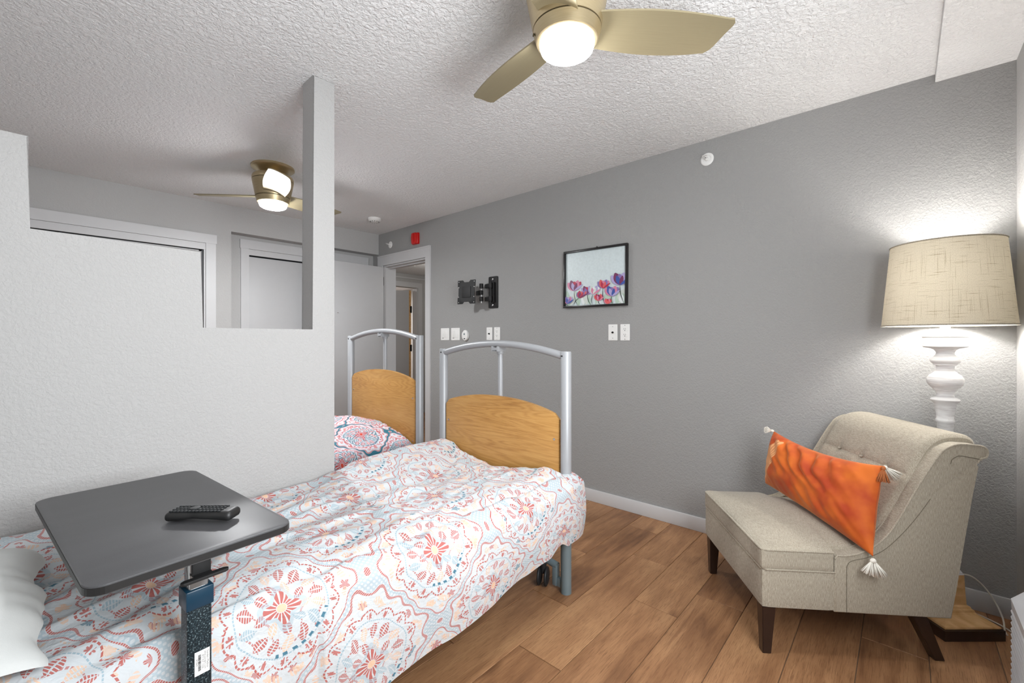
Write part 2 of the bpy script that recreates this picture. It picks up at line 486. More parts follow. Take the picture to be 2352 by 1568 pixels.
def tube(name, pts, r, mat, parent=None, n=14, closed=False):
    V, F = [], []; atube(V, F, pts, r, n, closed)
    bm = bmesh.new(); me = bpy.data.meshes.new('t'); me.from_pydata([tuple(v) for v in V], [], F); bm.from_mesh(me); bpy.data.meshes.remove(me)
    return bobj(name, bm, mat, parent, smooth=True)
def lathe(name, prof, mat, parent=None, n=48, loc=(0, 0, 0), axis='Z', sq=0.0):
    """prof: list of (r, z); axis Z or X(-)"""
    V, F = [], []
    for (r, z) in prof:
        for k in range(n):
            a = 2*PI*k/n; V.append((r*math.cos(a), r*math.sin(a), z))
    for i in range(len(prof)-1):
        for k in range(n):
            F.append((i*n+k, i*n+(k+1) % n, (i+1)*n+(k+1) % n, (i+1)*n+k))
    F.append(tuple(range(n))[::-1]); F.append(tuple((len(prof)-1)*n+k for k in range(n)))
    if axis == '-X': V = [(-z, y, x) for (x, y, z) in V]      # z of profile points towards -X
    V = [(x+loc[0], y+loc[1], z+loc[2]) for (x, y, z) in V]
    bm = bmesh.new(); me = bpy.data.meshes.new('t'); me.from_pydata(V, [], F); bm.from_mesh(me); bpy.data.meshes.remove(me)
    bmesh.ops.remove_doubles(bm, verts=bm.verts[:], dist=1e-6)
    return bobj(name, bm, mat, parent, smooth=True)
def prism(name, poly, t0, t1, plane, mat, parent=None, bev=0.0, seg=2, smooth=None):
    """extrude 2D polygon. plane 'XZ' (extrude Y), 'YZ' (extrude X), 'XY' (extrude Z)"""
    def P3(p, t):
        return {'XZ': (p[0], t, p[1]), 'YZ': (t, p[0], p[1]), 'XY': (p[0], p[1], t)}[plane]
    bm = bmesh.new()
    a = [bm.verts.new(P3(p, t0)) for p in poly]; b_ = [bm.verts.new(P3(p, t1)) for p in poly]
    n = len(poly); f0 = bm.faces.new(a); f1 = bm.faces.new(b_[::-1])
    for i in range(n): bm.faces.new((a[i], b_[i], b_[(i+1) % n], a[(i+1) % n]))
    if bev > 0:
        es = list(f0.edges)+list(f1.edges)
        bmesh.ops.bevel(bm, geom=es, offset=bev, segments=seg, affect='EDGES', profile=0.5)
    return bobj(name, bm, mat, parent, smooth=(bev > 0 if smooth is None else smooth))
def rrect(w, h, r, n=6, cx=0, cy=0):
    pts = []
    for (sx, sy, a0) in ((1, 1, 0), (-1, 1, 90), (-1, -1, 180), (1, -1, 270)):
        for k in range(n+1):
            a = math.radians(a0+90*k/n)
            pts.append((cx+sx*(w/2-r)+r*math.cos(a), cy+sy*(h/2-r)+r*math.sin(a)))
    return pts
def spline(pts, n=8):
    """Catmull-Rom through points"""
    P = [Vector(p) for p in pts]; out = []
    for i in range(len(P)-1):
        p0 = P[max(i-1, 0)]; p1 = P[i]; p2 = P[i+1]; p3 = P[min(i+2, len(P)-1)]
        for k in range(n):
            t = k/n
            out.append(0.5*((2*p1)+(p2-p0)*t+(2*p0-5*p1+4*p2-p3)*t*t+(3*p1-p0-3*p2+p3)*t**3))
    out.append(P[-1]); return out
def lerp_tab(tab, x):
    if x <= tab[0][0]: return tab[0][1]
    for (a, va), (b_, vb) in zip(tab, tab[1:]):
        if x <= b_:
            t = (x-a)/(b_-a); t = t*t*(3-2*t); return va+(vb-va)*t
    return tab[-1][1]
def sstep(a, b_, x):
    t = max(0, min(1, (x-a)/(b_-a))); return t*t*(3-2*t)
def rbox_mesh(name, lo, hi, r, res, mat, parent=None, deform=None):
    """dense rounded box with optional per-vertex deform"""
    lo = Vector(lo); hi = Vector(hi)
    dims = hi-lo; nn = [max(2, int(round(d/res))) for d in dims]
    V, F, idx = [], [], {}
    def vid(i, j, k):
        if (i, j, k) not in idx:
            p = Vector((lo.x+dims.x*i/nn[0], lo.y+dims.y*j/nn[1], lo.z+dims.z*k/nn[2]))
            q = Vector([min(max(p[a], lo[a]+r), hi[a]-r) for a in range(3)])
            d = p-q
            if d.length > 1e-9: p = q+d.normalized()*r*min(1.0, max(abs(d.x), abs(d.y), abs(d.z))/r)
            if deform: p = deform(p)
            idx[(i, j, k)] = len(V); V.append(p)
        return idx[(i, j, k)]
    for ax in range(3):
        a, b_ = [q for q in range(3) if q != ax]
        for side in (0, nn[ax]):
            for i in range(nn[a]):
                for j in range(nn[b_]):
                    def mk(ii, jj):
                        t = [0, 0, 0]; t[ax] = side; t[a] = ii; t[b_] = jj; return vid(*t)
                    F.append((mk(i, j), mk(i+1, j), mk(i+1, j+1), mk(i, j+1)))
    me = bpy.data.meshes.new('t'); me.from_pydata([tuple(v) for v in V], [], F)
    bm = bmesh.new(); bm.from_mesh(me); bpy.data.meshes.remove(me)
    return bobj(name, bm, mat, parent, smooth=True)

# ------------------------------------------------------------------ room shell
XW, YWIN, YF, YR, CE, XL = 2.896, -0.37, 4.74, 4.864, 2.485, -0.55
S = 'structure'
fl = box('floor', (XL-0.1, YWIN-0.1, -0.06), (XW+0.08, 4.95, -0.004), M['grout'], kind=S)
PW, G = 0.2045, 0.0028
def plank_mesh(length, w):
    bm = bmesh.new(); abox(bm, (0, 0, -0.006), (length, w, 0.0), None, 0.0012, 1)
    me = bpy.data.meshes.new('plank'); bmesh.ops.recalc_face_normals(bm, faces=bm.faces[:]); bm.to_mesh(me); bm.free(); me.materials.append(M['floor']); return me
cache = {}
row_x = {-1: 2.313, 0: 1.62, 1: 2.46, 2: 2.172, 3: 1.933, 4: 1.336, 5: 1.679}
k = -3
while 0.13+PW*k < 4.86:
    y0 = 0.13+PW*k; y1 = y0+PW
    ya, yb = max(y0, YWIN), min(y1, 4.862)
    if yb-ya > 0.01:
        x = row_x.get(k, (k*0.377+0.9) % 0.997)
        while x > XL: x -= 0.997
        while x < XW:
            xa, xb = max(x, XL), min(x+0.997, XW)
            if xb-xa > 0.02:
                key = (round(xb-xa-G, 3), round(yb-ya-G, 3))
                if key not in cache: cache[key] = plank_mesh(*key)
                o = bpy.data.objects.new('plank', cache[key]); o.location = (xa+G/2, ya+G/2, 0); link(o, fl)
            x += 0.997
    k += 1

# ceiling with the slightly dropped band beside the window wall
boxes('ceiling', [((XL-0.1, -0.113, CE), (XW+0.1, 4.95, CE+0.1)), ((XL-0.1, YWIN-0.1, 2.447), (XW+0.1, -0.113, CE+0.1))], M['ceil'], kind=S)

# right wall with doorway (Y 3.806..4.632, z 0..2.085)
DY0, DY1, DZ = 3.806, 4.632, 2.092
boxes('wall_right', [((XW, YWIN-0.1, 0), (XW+0.13, DY0-0.0, CE)), ((XW, DY0, DZ), (XW+0.13, DY1, CE)), ((XW, DY1, 0), (XW+0.13, 4.95, CE))], M['wallgrey'], kind=S)
# window wall with opening
WX0, WX1, WZ0, WZ1 = 0.17, 1.33, 0.88, 2.05
boxes('wall_window', [((XL-0.1, YWIN-0.12, 0), (WX0, YWIN, CE)), ((WX1, YWIN-0.12, 0), (XW+0.1, YWIN, CE)),
      ((WX0, YWIN-0.12, 0), (WX1, YWIN, WZ0)), ((WX0, YWIN-0.12, WZ1), (WX1, YWIN, CE))], M['wall'], kind=S)
w1 = boxes('window_1', [((WX0, YWIN-0.11, WZ0), (WX0+0.04, YWIN-0.05, WZ1)), ((WX1-0.04, YWIN-0.11, WZ0), (WX1, YWIN-0.05, WZ1)),
      ((WX0+0.04, YWIN-0.11, WZ0), (WX1-0.04, YWIN-0.05, WZ0+0.04)), ((WX0+0.04, YWIN-0.11, WZ1-0.04), (WX1-0.04, YWIN-0.05, WZ1)), ((0.73, YWIN-0.11, WZ0+0.04), (0.77, YWIN-0.05, WZ1-0.04))], M['trimw'], kind=S)
mg, nt, b = new_mat('window_glass'); b.inputs['Transmission Weight'].default_value = 1.0; b.inputs['Roughness'].default_value = 0.0; b.inputs['IOR'].default_value = 1.05
E.nt = nt; texnode('Noise', coords())
box('pane', (WX0+0.04, YWIN-0.100, WZ0+0.04), (WX1-0.04, YWIN-0.096, WZ1-0.04), mg, w1)
box('wall_left', (XL-0.1, YWIN-0.1, 0), (XL, 4.95, CE), M['wall'], kind=S)

# far wall: closet opening (X -0.40..1.130, z 0..2.10), recessed bay from X 1.335
C1X0, C1X1, C1Z = -0.42, 1.130, 2.099
boxes('wall_far', [((XL-0.1, YF, C1Z), (1.335, YF+0.1, CE)), ((XL-0.1, YF, 0), (C1X0, YF+0.1, C1Z)), ((C1X1, YF, 0), (1.335, YF+0.1, C1Z)),
      ((1.335, YF, 2.242), (XW, YR, CE)), ((1.235, YF+0.1, 0), (1.335, YR, C1Z)),
      ((1.235, YR, 2.12), (XW, YR+0.08, 2.243)), ((1.235, YR, 0), (1.521, YR+0.08, 2.12)), ((2.745, YR, 0), (XW, YR+0.08, 2.12))], M['wall'], kind=S)
# closet interior backs, the shade inside put into a near-black colour
boxes('wall_closet', [((XL-0.1, 5.3, 0), (XW, 5.36, CE)), ((XL-0.1, YR+0.09, -0.01), (XW, 5.3, 0.0))], M['dark'], kind=S)
# closet casings
t = boxes('trim_1', [((C1X0-0.08, YF-0.018, C1Z), (1.215, YF, 2.181)), ((C1X1, YF-0.015, 0), (1.208, YF, C1Z)), ((C1X0-0.078, YF-0.015, 0), (C1X0, YF, C1Z)),
      ((C1X0, YF-0.004, 2.040), (C1X1, YF+0.012, C1Z-0.001)), ((C1X1-0.012, YF, 0), (C1X1, YF+0.09, 2.04))], M['trimw'], kind=S)
boxes('trim_2', [((1.442, YR-0.018, 2.121), (2.822, YR, 2.208)), ((1.449, YR-0.015, 0), (1.521, YR, 2.121)), ((2.745, YR-0.015, 0), (2.815, YR, 2.121)),
      ((1.521, YR-0.004, 2.063), (2.745, YR+0.012, 2.120))], M['trimw'], kind=S)
# sliding closet doors
d1 = box('door_1', (0.20, YF+0.022, 0.01), (1.085, YF+0.048, 2.034), M['doorw'], kind=S, bev=0.002)
box('sliding_panel', (-0.41, YF+0.058, 0.01), (0.26, YF+0.084, 2.018), M['doorw'], d1, bev=0.002)
d2 = box('door_2', (1.527, YR+0.020, 0.01), (2.15, YR+0.046, 2.050), M['doorw'], kind=S, bev=0.002)
box('sliding_panel', (2.12, YR+0.052, 0.01), (2.74, YR+0.078, 2.050), M['doorw'], d2, bev=0.002)
lathe('roller', [(0.0, 0), (0.010, 0), (0.012, 0.004), (0.010, 0.008), (0.0, 0.008)], M['chrome'], d2, 16, (2.03, YR+0.012, 2.085))

# entry doorway casing + jambs
t3 = boxes('trim_3', [((XW-0.016, DY0-0.082, 0), (XW, DY0, 2.20)), ((XW-0.016, DY0, 2.098), (XW, 4.737, 2.20)), ((XW-0.020, DY0-0.082, 2.20), (XW, 4.737, 2.216)),
      ((XW-0.016, DY1, 0), (XW, 4.737, 2.098)),
      ((XW, DY0, 0), (XW+0.15, DY0+0.012, DZ)), ((XW, DY1-0.012, 0), (XW+0.163, DY1, DZ)), ((XW, DY0, DZ-0.012), (XW+0.163, DY1, DZ)),
      ((XW+0.055, DY0+0.012, 0), (XW+0.085, DY0+0.024, DZ-0.012)), ((XW+0.055, DY0, DZ-0.026), (XW+0.085, DY1, DZ-0.012))], M['trimw'], kind=S)
# entry door, swung fully open in front of the far bay
d3 = box('door_3', (2.05, 4.578, 0.012), (2.862, 4.614, 2.072), M['doorw'], kind=S, bev=0.002)
for z in (0.25, 1.12, 1.86):
    h = box('hinge', (2.860, 4.600, z), (2.884, 4.618, z+0.10), M['chrome'], d3)
lathe('door_viewer', [(0.0, 0), (0.009, 0), (0.011, 0.003), (0.0, 0.004)], M['chrome'], d3, 16, (2.30, 4.577, 1.51)).rotation_euler = (0, 0, 0)
kb = lathe('door_knob', [(0.0, 0), (0.026, 0), (0.026, 0.006), (0.012, 0.010), (0.012, 0.034), (0.026, 0.042), (0.028, 0.056), (0.018, 0.066), (0.0, 0.068)], M['chrome'], d3, 24)
kb.data.transform(Matrix.Translation((2.11, 4.578, 0.98)) @ Matrix.Rotation(math.radians(90), 4, 'X'))

# baseboards
def bboard(name, lo, hi):
    return tag(box(name, lo, hi, M['trimw'], bev=0.003), kind=S)
bboard('baseboard_right', (XW-0.014, YWIN, 0.0), (XW, DY0-0.083, 0.090))
bboard('baseboard_window', (XL, YWIN, 0.0), (XW-0.015, YWIN+0.014, 0.090))
bboard('baseboard_left', (XL, YWIN+0.015, 0.0), (XL+0.014, YF, 0.090))
bboard('baseboard_far', (1.21, YF-0.014, 0.0), (1.335, YF, 0.090))

# stepped half wall with full-height post
pl = [(-0.548, 0), (1.037, 0), (1.037, CE-0.001), (0.932, CE-0.001), (0.932, 1.270), (0.487, 1.270), (0.487, 1.580), (0.0205, 1.580), (0.0205, 1.880), (-0.548, 1.880)]
tag(prism('wall_partition', pl, 2.095, 2.213, 'XZ', M['wall'], bev=0.004, seg=2), kind=S)
bboard('baseboard_partition', (XL+0.02, 2.081, 0.0), (1.037, 2.0945, 0.085))

# hallway beyond the doorway
HX0, HYE, HC = XW+0.13, 5.96, 2.27
hf = box('floor_hall', (HX0, 2.6, -0.06), (5.6, 8.4, 0.0), M['floor'], kind=S)
box('ceiling_hall', (HX0, 2.6, HC), (5.6, 8.4, HC+0.1), M['ceil'], kind=S)
boxes('wall_hall', [((HX0, 4.95, 0), (HX0+0.06, HYE, HC)), ((5.5, 2.6, 0), (5.6, 8.4, HC)), ((HX0, 2.5, 0), (5.6, 2.6, HC)),
      ((HX0, HYE, 0), (3.55, HYE+0.12, HC)), ((4.36, HYE, 0), (5.5, HYE+0.12, HC)), ((3.55, HYE, 2.06), (4.36, HYE+0.12, HC)),
      ((HX0, 8.3, 0), (5.6, 8.4, HC)), ((HX0, HYE+0.1, 0), (HX0+0.06, 8.4, HC))], M['wall'], kind=S)
boxes('trim_4', [((4.36, HYE-0.016, 0), (4.44, HYE, 2.14)), ((3.47, HYE-0.016, 0), (3.55, HYE, 2.14)), ((3.55, HYE-0.016, 2.06), (4.36, HYE, 2.14)),
      ((HX0+0.06, HYE-0.02, 2.195), (5.5, HYE, 2.215)),
      ((4.348, HYE, 0), (4.36, HYE+0.12, 2.06)), ((3.55, HYE, 0), (3.562, HYE+0.12, 2.06))], M['trimw'], kind=S)
a4 = math.radians(133)
d4 = bpy.data.objects.new('door_4', None); d4.location = (4.325, HYE+0.14, 0); d4.rotation_euler = (0, 0, a4); COL.objects.link(d4); d4['kind'] = S
box('door_slab', (0.03, -0.036, 0.01), (0.82, 0.0, 2.03), M['doorw'], d4)
box('door_edge', (0.0, -0.036, 0.01), (0.03, 0.0, 2.03), M['pine'], d4, label='unpainted wooden door edge')
for z in (1.02, 1.66): box('hinge', (-0.012, -0.040, z), (0.012, 0.004, z+0.11), M['dark'], d4)
add_light('hall_fill_light', 'POINT', (3.95, 4.50, 2.05), 11, (1, 0.97, 0.92), radius=0.10)  # added lamp, out of sight, brightens the hall and its door slab
add_light('back_room_fill_light', 'AREA', (4.2, 7.4, HC-0.02), 40, (1, 0.97, 0.93), (0, 0, 0), 0.5, 0.5)  # added unseen area lamp that lifts the room behind the hall door

# ------------------------------------------------------------------ ceiling fans
def fan_blade_mesh():
    me_v, me_f = [], []
    n = 22; L0, L1 = 0.085, 0.545
    th = 0.006; pitch = math.radians(13.5)
    rows = []
    for i in range(n+1):
        t = i/n
        r = L0+(L1-L0)*t
        # leading edge (+y, low side) longer and curved, trailing edge shorter with slanted tip
        half = 0.066 + 0.012*math.sin(PI*min(1, t*1.05))
        yl, yt = half, -half
        bow = 0.018*math.sin(PI*t)
        rows.append((r, yl+bow*0.35, yt-bow*0.2))
    V, F = [], []
    m = 10
    for s in (0, 1):
        for i, (r, yl, yt) in enumerate(rows):
            for j in range(m+1):
                q = j/m; y = yt+(yl-yt)*q
                # slanted rounded tip: trailing side reaches further out
                t = i/n
                ext = 0.022*(0.5-q)*2*t**4 - 0.018*(abs(q-0.5)*2)**6*t**8
                x = r+ext
                cup = 0.006*(1-(2*q-1)**2)
                z = -y*math.sin(pitch)+cup - s*th
                V.append((x, y*math.cos(pitch), z))
    W = (n+1)*(m+1)
    for s in (0, 1):
        for i in range(n):
            for j in range(m):
                a = s*W+i*(m+1)+j; q = (a, a+1, a+m+2, a+m+1)
                F.append(q if s == 0 else q[::-1])
    ring = [j for j in range(m+1)]+[i*(m+1)+m for i in range(1, n+1)]+[n*(m+1)+j for j in range(m-1, -1, -1)]+[i*(m+1) for i in range(n-1, 0, -1)]
    for a, b_ in zip(ring, ring[1:]+ring[:1]): F.append((a, W+a, W+b_, b_))
    me = bpy.data.meshes.new('blade'); me.from_pydata(V, [], F); me.materials.append(M['blade'])
    bm = bmesh.new(); bm.from_mesh(me); bmesh.ops.recalc_face_normals(bm, faces=bm.faces[:]); bm.to_mesh(me); bm.free()
    me.polygons.foreach_set('use_smooth', [True]*len(me.polygons))
    try: me.set_sharp_from_angle(angle=math.radians(50))
    except Exception: pass
    return me
BLADE = fan_blade_mesh()
def make_fan(loc, ang, label, power, glow):
    t = empty('ceiling_fan', (loc[0], loc[1], CE), 0, label, 'ceiling fan', 'brushed brass ceiling fans with three blades')
    c = lambda z: z-CE
    lathe('canopy', [(0, 0), (0.142, 0), (0.143, -0.012), (0.136, -0.019), (0.120, -0.022), (0.085, -0.045), (0.060, -0.066), (0, -0.066)], M['brass'], t)
    lathe('motor_housing', [(0, -0.062), (0.118, -0.064), (0.132, -0.072), (0.137, -0.085), (0.1365, -0.104), (0.1345, -0.1045), (0.1345, -0.108), (0.1365, -0.1085),
          (0.1145, -0.222), (0.1115, -0.2225), (0.1115, -0.226), (0.1135, -0.2265), (0.103, -0.262), (0.098, -0.265), (0, -0.265)], M['brass'], t, 64)
    lathe('seam', [(0.1342, -0.1042), (0.1352, -0.1042), (0.1352, -0.1082), (0.1342, -0.1082)], M['brassdark'], t, 64)
    lathe('seam', [(0.1112, -0.2222), (0.1128, -0.2222), (0.1128, -0.2262), (0.1112, -0.2262)], M['brassdark'], t, 64)
    g = lathe('light_glass', [(0, -0.262), (0.091, -0.263), (0.091, -0.276), (0.086, -0.290), (0.070, -0.300), (0.040, -0.306), (0, -0.308)], glow, t, 48)
    s = lathe('screw', [(0, 0), (0.005, 0), (0.005, 0.004), (0, 0.005)], M['brassdark'], t, 10)
    s.data.transform(Matrix.Translation((-0.078, 0.078, -0.243)) @ Euler((0, math.radians(-75), math.radians(-45))).to_matrix().to_4x4())
    for a in ang:
        b_ = bpy.data.objects.new('blade', BLADE); b_.location = (0, 0, -0.212); b_.rotation_euler = (0, 0, math.radians(a)); link(b_, t)
    L = add_light('fan_light', 'AREA', (0, 0, -0.312), power, (0.97, 0.985, 1.0), (0, 0, 0), 0.15, shape='DISK'); L.parent = t
    return t
make_fan((1.222, 0.842), (-44, 77, 197), 'brass ceiling fan with lit dome hanging closest above the bed', 3, M['glow'])
make_fan((1.240, 3.450), (12, 136, 254), 'brass ceiling fan hanging beyond the half wall post, lit', 15, M['glow2'])

# ------------------------------------------------------------------ ceiling and wall devices
t = empty('smoke_detector', (2.47, 4.12, CE), 0, 'round white smoke detector on the ceiling before the doorway', 'smoke detector')
lathe('housing', [(0, 0), (0.066, 0), (0.068, -0.012), (0.064, -0.022), (0.052, -0.034), (0.036, -0.040), (0, -0.041)], M['plate'], t, 40)
V, F = [], []
for k in range(12):
    a = 2*PI*k/12; atube(V, F, [(0.040*math.cos(a), 0.040*math.sin(a), -0.0385), (0.050*math.cos(a), 0.050*math.sin(a), -0.0345)], 0.003, 6)
tag(mobj('vent_slots', V, F, M['black'], t), kind='stuff')

def sprinkler(y, z, label, tilt=0):
    t = empty('fire_sprinkler', (XW, y, z), 0, label, 'sprinkler', 'white sidewall fire sprinklers')
    lathe('escutcheon', [(0, 0), (0.038, 0), (0.040, 0.003), (0.036, 0.006), (0.024, 0.007), (0.022, 0.003), (0.014, 0.003), (0, 0.003)], M['plate'], t, 36, axis='-X')
    lathe('nozzle', [(0, 0.002), (0.012, 0.002), (0.012, 0.020), (0.008, 0.024), (0.006, 0.030), (0, 0.030)], M['plate'], t, 16, axis='-X')
    tube('frame_arm', [(-0.018, 0.010, 0), (-0.030, 0.013, 0), (-0.046, 0.008, 0), (-0.050, 0, 0)], 0.0025, M['plate'], t, 8)
    tube('frame_arm', [(-0.018, -0.010, 0), (-0.030, -0.013, 0), (-0.046, -0.008, 0), (-0.050, 0, 0)], 0.0025, M['plate'], t, 8)
    lathe('bulb', [(0, 0.028), (0.002, 0.030), (0.002, 0.046), (0, 0.048)], M['dark'], t, 8, axis='-X')
    box('deflector', (-0.060, -0.014, 0.006), (-0.040, 0.014, 0.008), M['plate'], t)
    return t
sprinkler(0.925, 2.363, 'white sidewall sprinkler high on the grey wall toward the floor lamp')
sprinkler(4.484, 2.329, 'white sidewall sprinkler above the doorway beside the red alarm')
t = empty('fire_sprinkler', (3.60, 5.0, HC), 0, 'small pendant sprinkler on the dark hallway ceiling', 'sprinkler')
lathe('escutcheon', [(0, 0), (0.042, 0), (0.044, -0.004), (0.030, -0.008), (0.012, -0.010), (0.010, -0.03), (0, -0.03)], M['plate'], t, 24)
lathe('deflector', [(0, -0.044), (0.018, -0.044), (0.018, -0.047), (0, -0.047)], M['plate'], t, 16)

t = empty('fire_alarm', (XW, 3.982, 2.322), 0, 'red fire alarm horn mounted above the door casing', 'fire alarm')
prism('back_plate', rrect(0.118, 0.124, 0.012), XW-0.014, XW, 'YZ', M['red'], None).data.transform(Matrix.Translation((-XW, 0, 0)))
bp = bpy.context.scene.objects['back_plate']; bp.parent = t
def al(p):
    k = 1-0.25*abs((p.z)/0.06)**2
    if p.x < -0.02: p.y *= 0.80*k
    return p
rbox_mesh('sounder_cover', (-0.045, -0.056, -0.062), (-0.012, 0.056, 0.062), 0.012, 0.012, M['red'], t, al)
tube('lens_ridge', [(-0.047, -0.006, -0.05), (-0.050, -0.008, 0), (-0.047, -0.006, 0.05)], 0.004, M['red'], t, 8)

def wall_thing(name, y, z, label, cat, group=None):
    return empty(name, (XW, y, z), 0, label, cat, group)
def plate(t, w, h, y=0):
    return (lambda o: o)(rbox_mesh('cover_plate', (-0.006, y-w/2, -h/2), (0.0, y+w/2, h/2), 0.0028, 0.006 if w < 0.09 else 0.009, M['plate'], t))
def plate_screws(t, zs):
    for z in zs:
        lathe('screw', [(0, 0.005), (0.003, 0.005), (0.003, 0.0068), (0, 0.007)], M['chrome'], t, 10, (0, 0, z), axis='-X')
for (y, lab) in ((3.491, 'white dimmer switch beside the door casing, nearer the door'), (3.330, 'white dimmer switch next to the oval fan remote')):
    t = wall_thing('light_switch', y, 1.275, lab, 'light switch', 'white dimmer switches by the door')
    plate(t, 0.130, 0.124)
    box('slider', (-0.011, 0.018, -0.032), (-0.005, 0.036, 0.034), M['plate'], t, bev=0.0015)
    box('rocker', (-0.0085, -0.042, -0.036), (-0.005, 0.012, 0.036), M['plate'], t, bev=0.001)
    box('indicator', (-0.0085, 0.016, -0.041), (-0.005, 0.038, -0.037), M['black'], t)
t = wall_thing('fan_remote', 3.176, 1.262, 'white oval fan remote on a wall cradle beside the switches', 'remote')
poly = [(0.040*math.cos(a), 0.052*math.sin(a)) for a in [2*PI*k/32 for k in range(32)]]
o = prism('body', poly, -0.022, 0.0, 'YZ', M['plate'], t, bev=0.006, seg=3)
for (yy, zz, r) in ((0.004, 0.012, 0.009), (-0.006, -0.006, 0.006), (0.014, -0.006, 0.006), (0.0, 0.030, 0.006)):
    lathe('button', [(0, 0.021), (r, 0.021), (r, 0.024), (0, 0.025)], M['plate'] if r != 0.009 else M['steelblue'], t, 14, (0, yy, zz), axis='-X')
box('grey_window', (-0.0245, -0.010, -0.036), (-0.020, 0.012, -0.028), M['dark'], t, bev=0.0015)

def coax(y, lab):
    t = wall_thing('cable_socket', y, 1.2755, lab, 'wall socket', 'white coaxial cable plates')
    plate(t, 0.074, 0.118); plate_screws(t, (0.042, -0.042))
    lathe('connector', [(0, 0.005), (0.0075, 0.005), (0.0075, 0.009), (0.0048, 0.009), (0.0048, 0.018), (0.0035, 0.018), (0.0035, 0.012), (0, 0.012)], M['dark'], t, 14, axis='-X')
def outlet(y, lab):
    t = wall_thing('power_outlet', y, 1.2755, lab, 'power outlet', 'white duplex power outlets')
    plate(t, 0.074, 0.118); plate_screws(t, (0.050, -0.050))
    for zz in (0.020, -0.020):
        f = prism('receptacle', rrect(0.034, 0.028, 0.008, 4, 0, zz), -0.0080, -0.005, 'YZ', M['plate'], t)
        bm = bmesh.new()
        abox(bm, (-0.0084, 0.005, zz+0.000), (-0.0078, 0.0072, zz+0.009)); abox(bm, (-0.0084, -0.0072, zz+0.000), (-0.0078, -0.005, zz+0.009))
        abox(bm, (-0.0084, -0.0025, zz-0.009), (-0.0078, 0.0025, zz-0.004))
        bobj('slots', bm, M['dark'], f)
coax(2.855, 'white cable plate directly below the black TV bracket')
outlet(2.758, 'white power outlet below the black TV bracket')
coax(1.587, 'white cable plate below the framed flower picture, with dark connector')
outlet(1.490, 'white power outlet below the framed flower picture')

# TV bracket
t = empty('tv_bracket', (XW, 2.802, 1.654), 0, 'black swing-arm television bracket on the wall with no television', 'tv bracket')
prism('wall_plate', rrect(0.112, 0.290, 0.010, 4), -0.012, 0.0, 'YZ', M['blackmetal'], t, bev=0.002)
boxes('wall_channel', [((-0.034, -0.030, -0.090), (-0.012, -0.022, 0.090)), ((-0.034, 0.022, -0.090), (-0.012, 0.030, 0.090)), ((-0.022, -0.022, -0.090), (-0.012, 0.022, 0.090))], M['blackmetal'], t)
for z in (0.118, -0.118): lathe('wall_bolt', [(0, 0.011), (0.011, 0.011), (0.011, 0.017), (0.006, 0.019), (0, 0.019)], M['chrome'], t, 6, (0, 0, z), axis='-X')
tube('pivot_pin', [(-0.042, 0, -0.100), (-0.042, 0, 0.100)], 0.008, M['blackmetal'], t, 12)
for z in (0.060, -0.060):
    lathe('pivot_sleeve', [(0, z-0.024), (0.015, z-0.024), (0.016, z-0.022), (0.016, z+0.022), (0.015, z+0.024), (0, z+0.024)], M['blackmetal'], t, 20, (-0.042, 0, 0))
    R = Matrix.Translation((-0.042, 0, z)) @ Matrix.Rotation(math.radians(-15), 4, 'Z')
    bm = bmesh.new(); abox(bm, (-0.012, 0.0, -0.019), (0.012, 0.088, 0.019), R, 0.003); bobj('arm', bm, M['blackmetal'], t, True)
    lathe('elbow_cap', [(0, z-0.021), (0.018, z-0.021), (0.018, z+0.021), (0, z+0.021)], M['blackmetal'], t, 20, (-0.068, 0.094, 0))
tube('elbow_pin', [(-0.068, 0.094, -0.098), (-0.068, 0.094, 0.080)], 0.006, M['chrome'], t, 12)
bm = bmesh.new()
R = Matrix.Translation((-0.068, 0.094, 0)) @ Matrix.Rotation(math.radians(-18), 4, 'Z')
abox(bm, (-0.015, -0.012, -0.022), (0.015, 0.085, 0.020), R, 0.004); bobj('forearm', bm, M['blackmetal'], t, True)
pr = [(0.110, 0.112), (0.048, 0.112), (0.030, 0.092), (-0.030, 0.092), (-0.048, 0.112), (-0.110, 0.112), (-0.110, 0.055), (-0.098, 0.045), (-0.098, -0.045), (-0.110, -0.055), (-0.110, -0.112), (-0.048, -0.112), (-0.030, -0.092), (0.030, -0.092), (0.048, -0.112), (0.110, -0.112), (0.110, -0.055), (0.098, -0.045), (0.098, 0.045), (0.110, 0.055)]
pr = [(a*0.92, b_*0.98) for a, b_ in pr]
sp_ = prism('screen_plate', pr, -0.003, 0.003, 'YZ', M['blackmetal'], t, bev=0.001)
sp_.location = (-0.150, 0.205, 0.006); sp_.rotation_euler = (0, math.radians(2), math.radians(10))
prism('plate_boss', rrect(0.10, 0.105, 0.006, 3), -0.007, -0.003, 'YZ', M['blackmetal'], sp_, bev=0.0015)
prism('tilt_block', rrect(0.05, 0.11, 0.006, 3), 0.003, 0.045, 'YZ', M['blackmetal'], sp_, bev=0.0015)
for yy in (-0.088, 0.088):
    for zz in (-0.095, 0.095, -0.045, 0.045):
        lathe('mounting_hole', [(0, 0.0031), (0.0036, 0.0031), (0.0036, 0.0036), (0, 0.0036)], M['plate'], sp_, 8, (0, yy, zz), axis='-X')

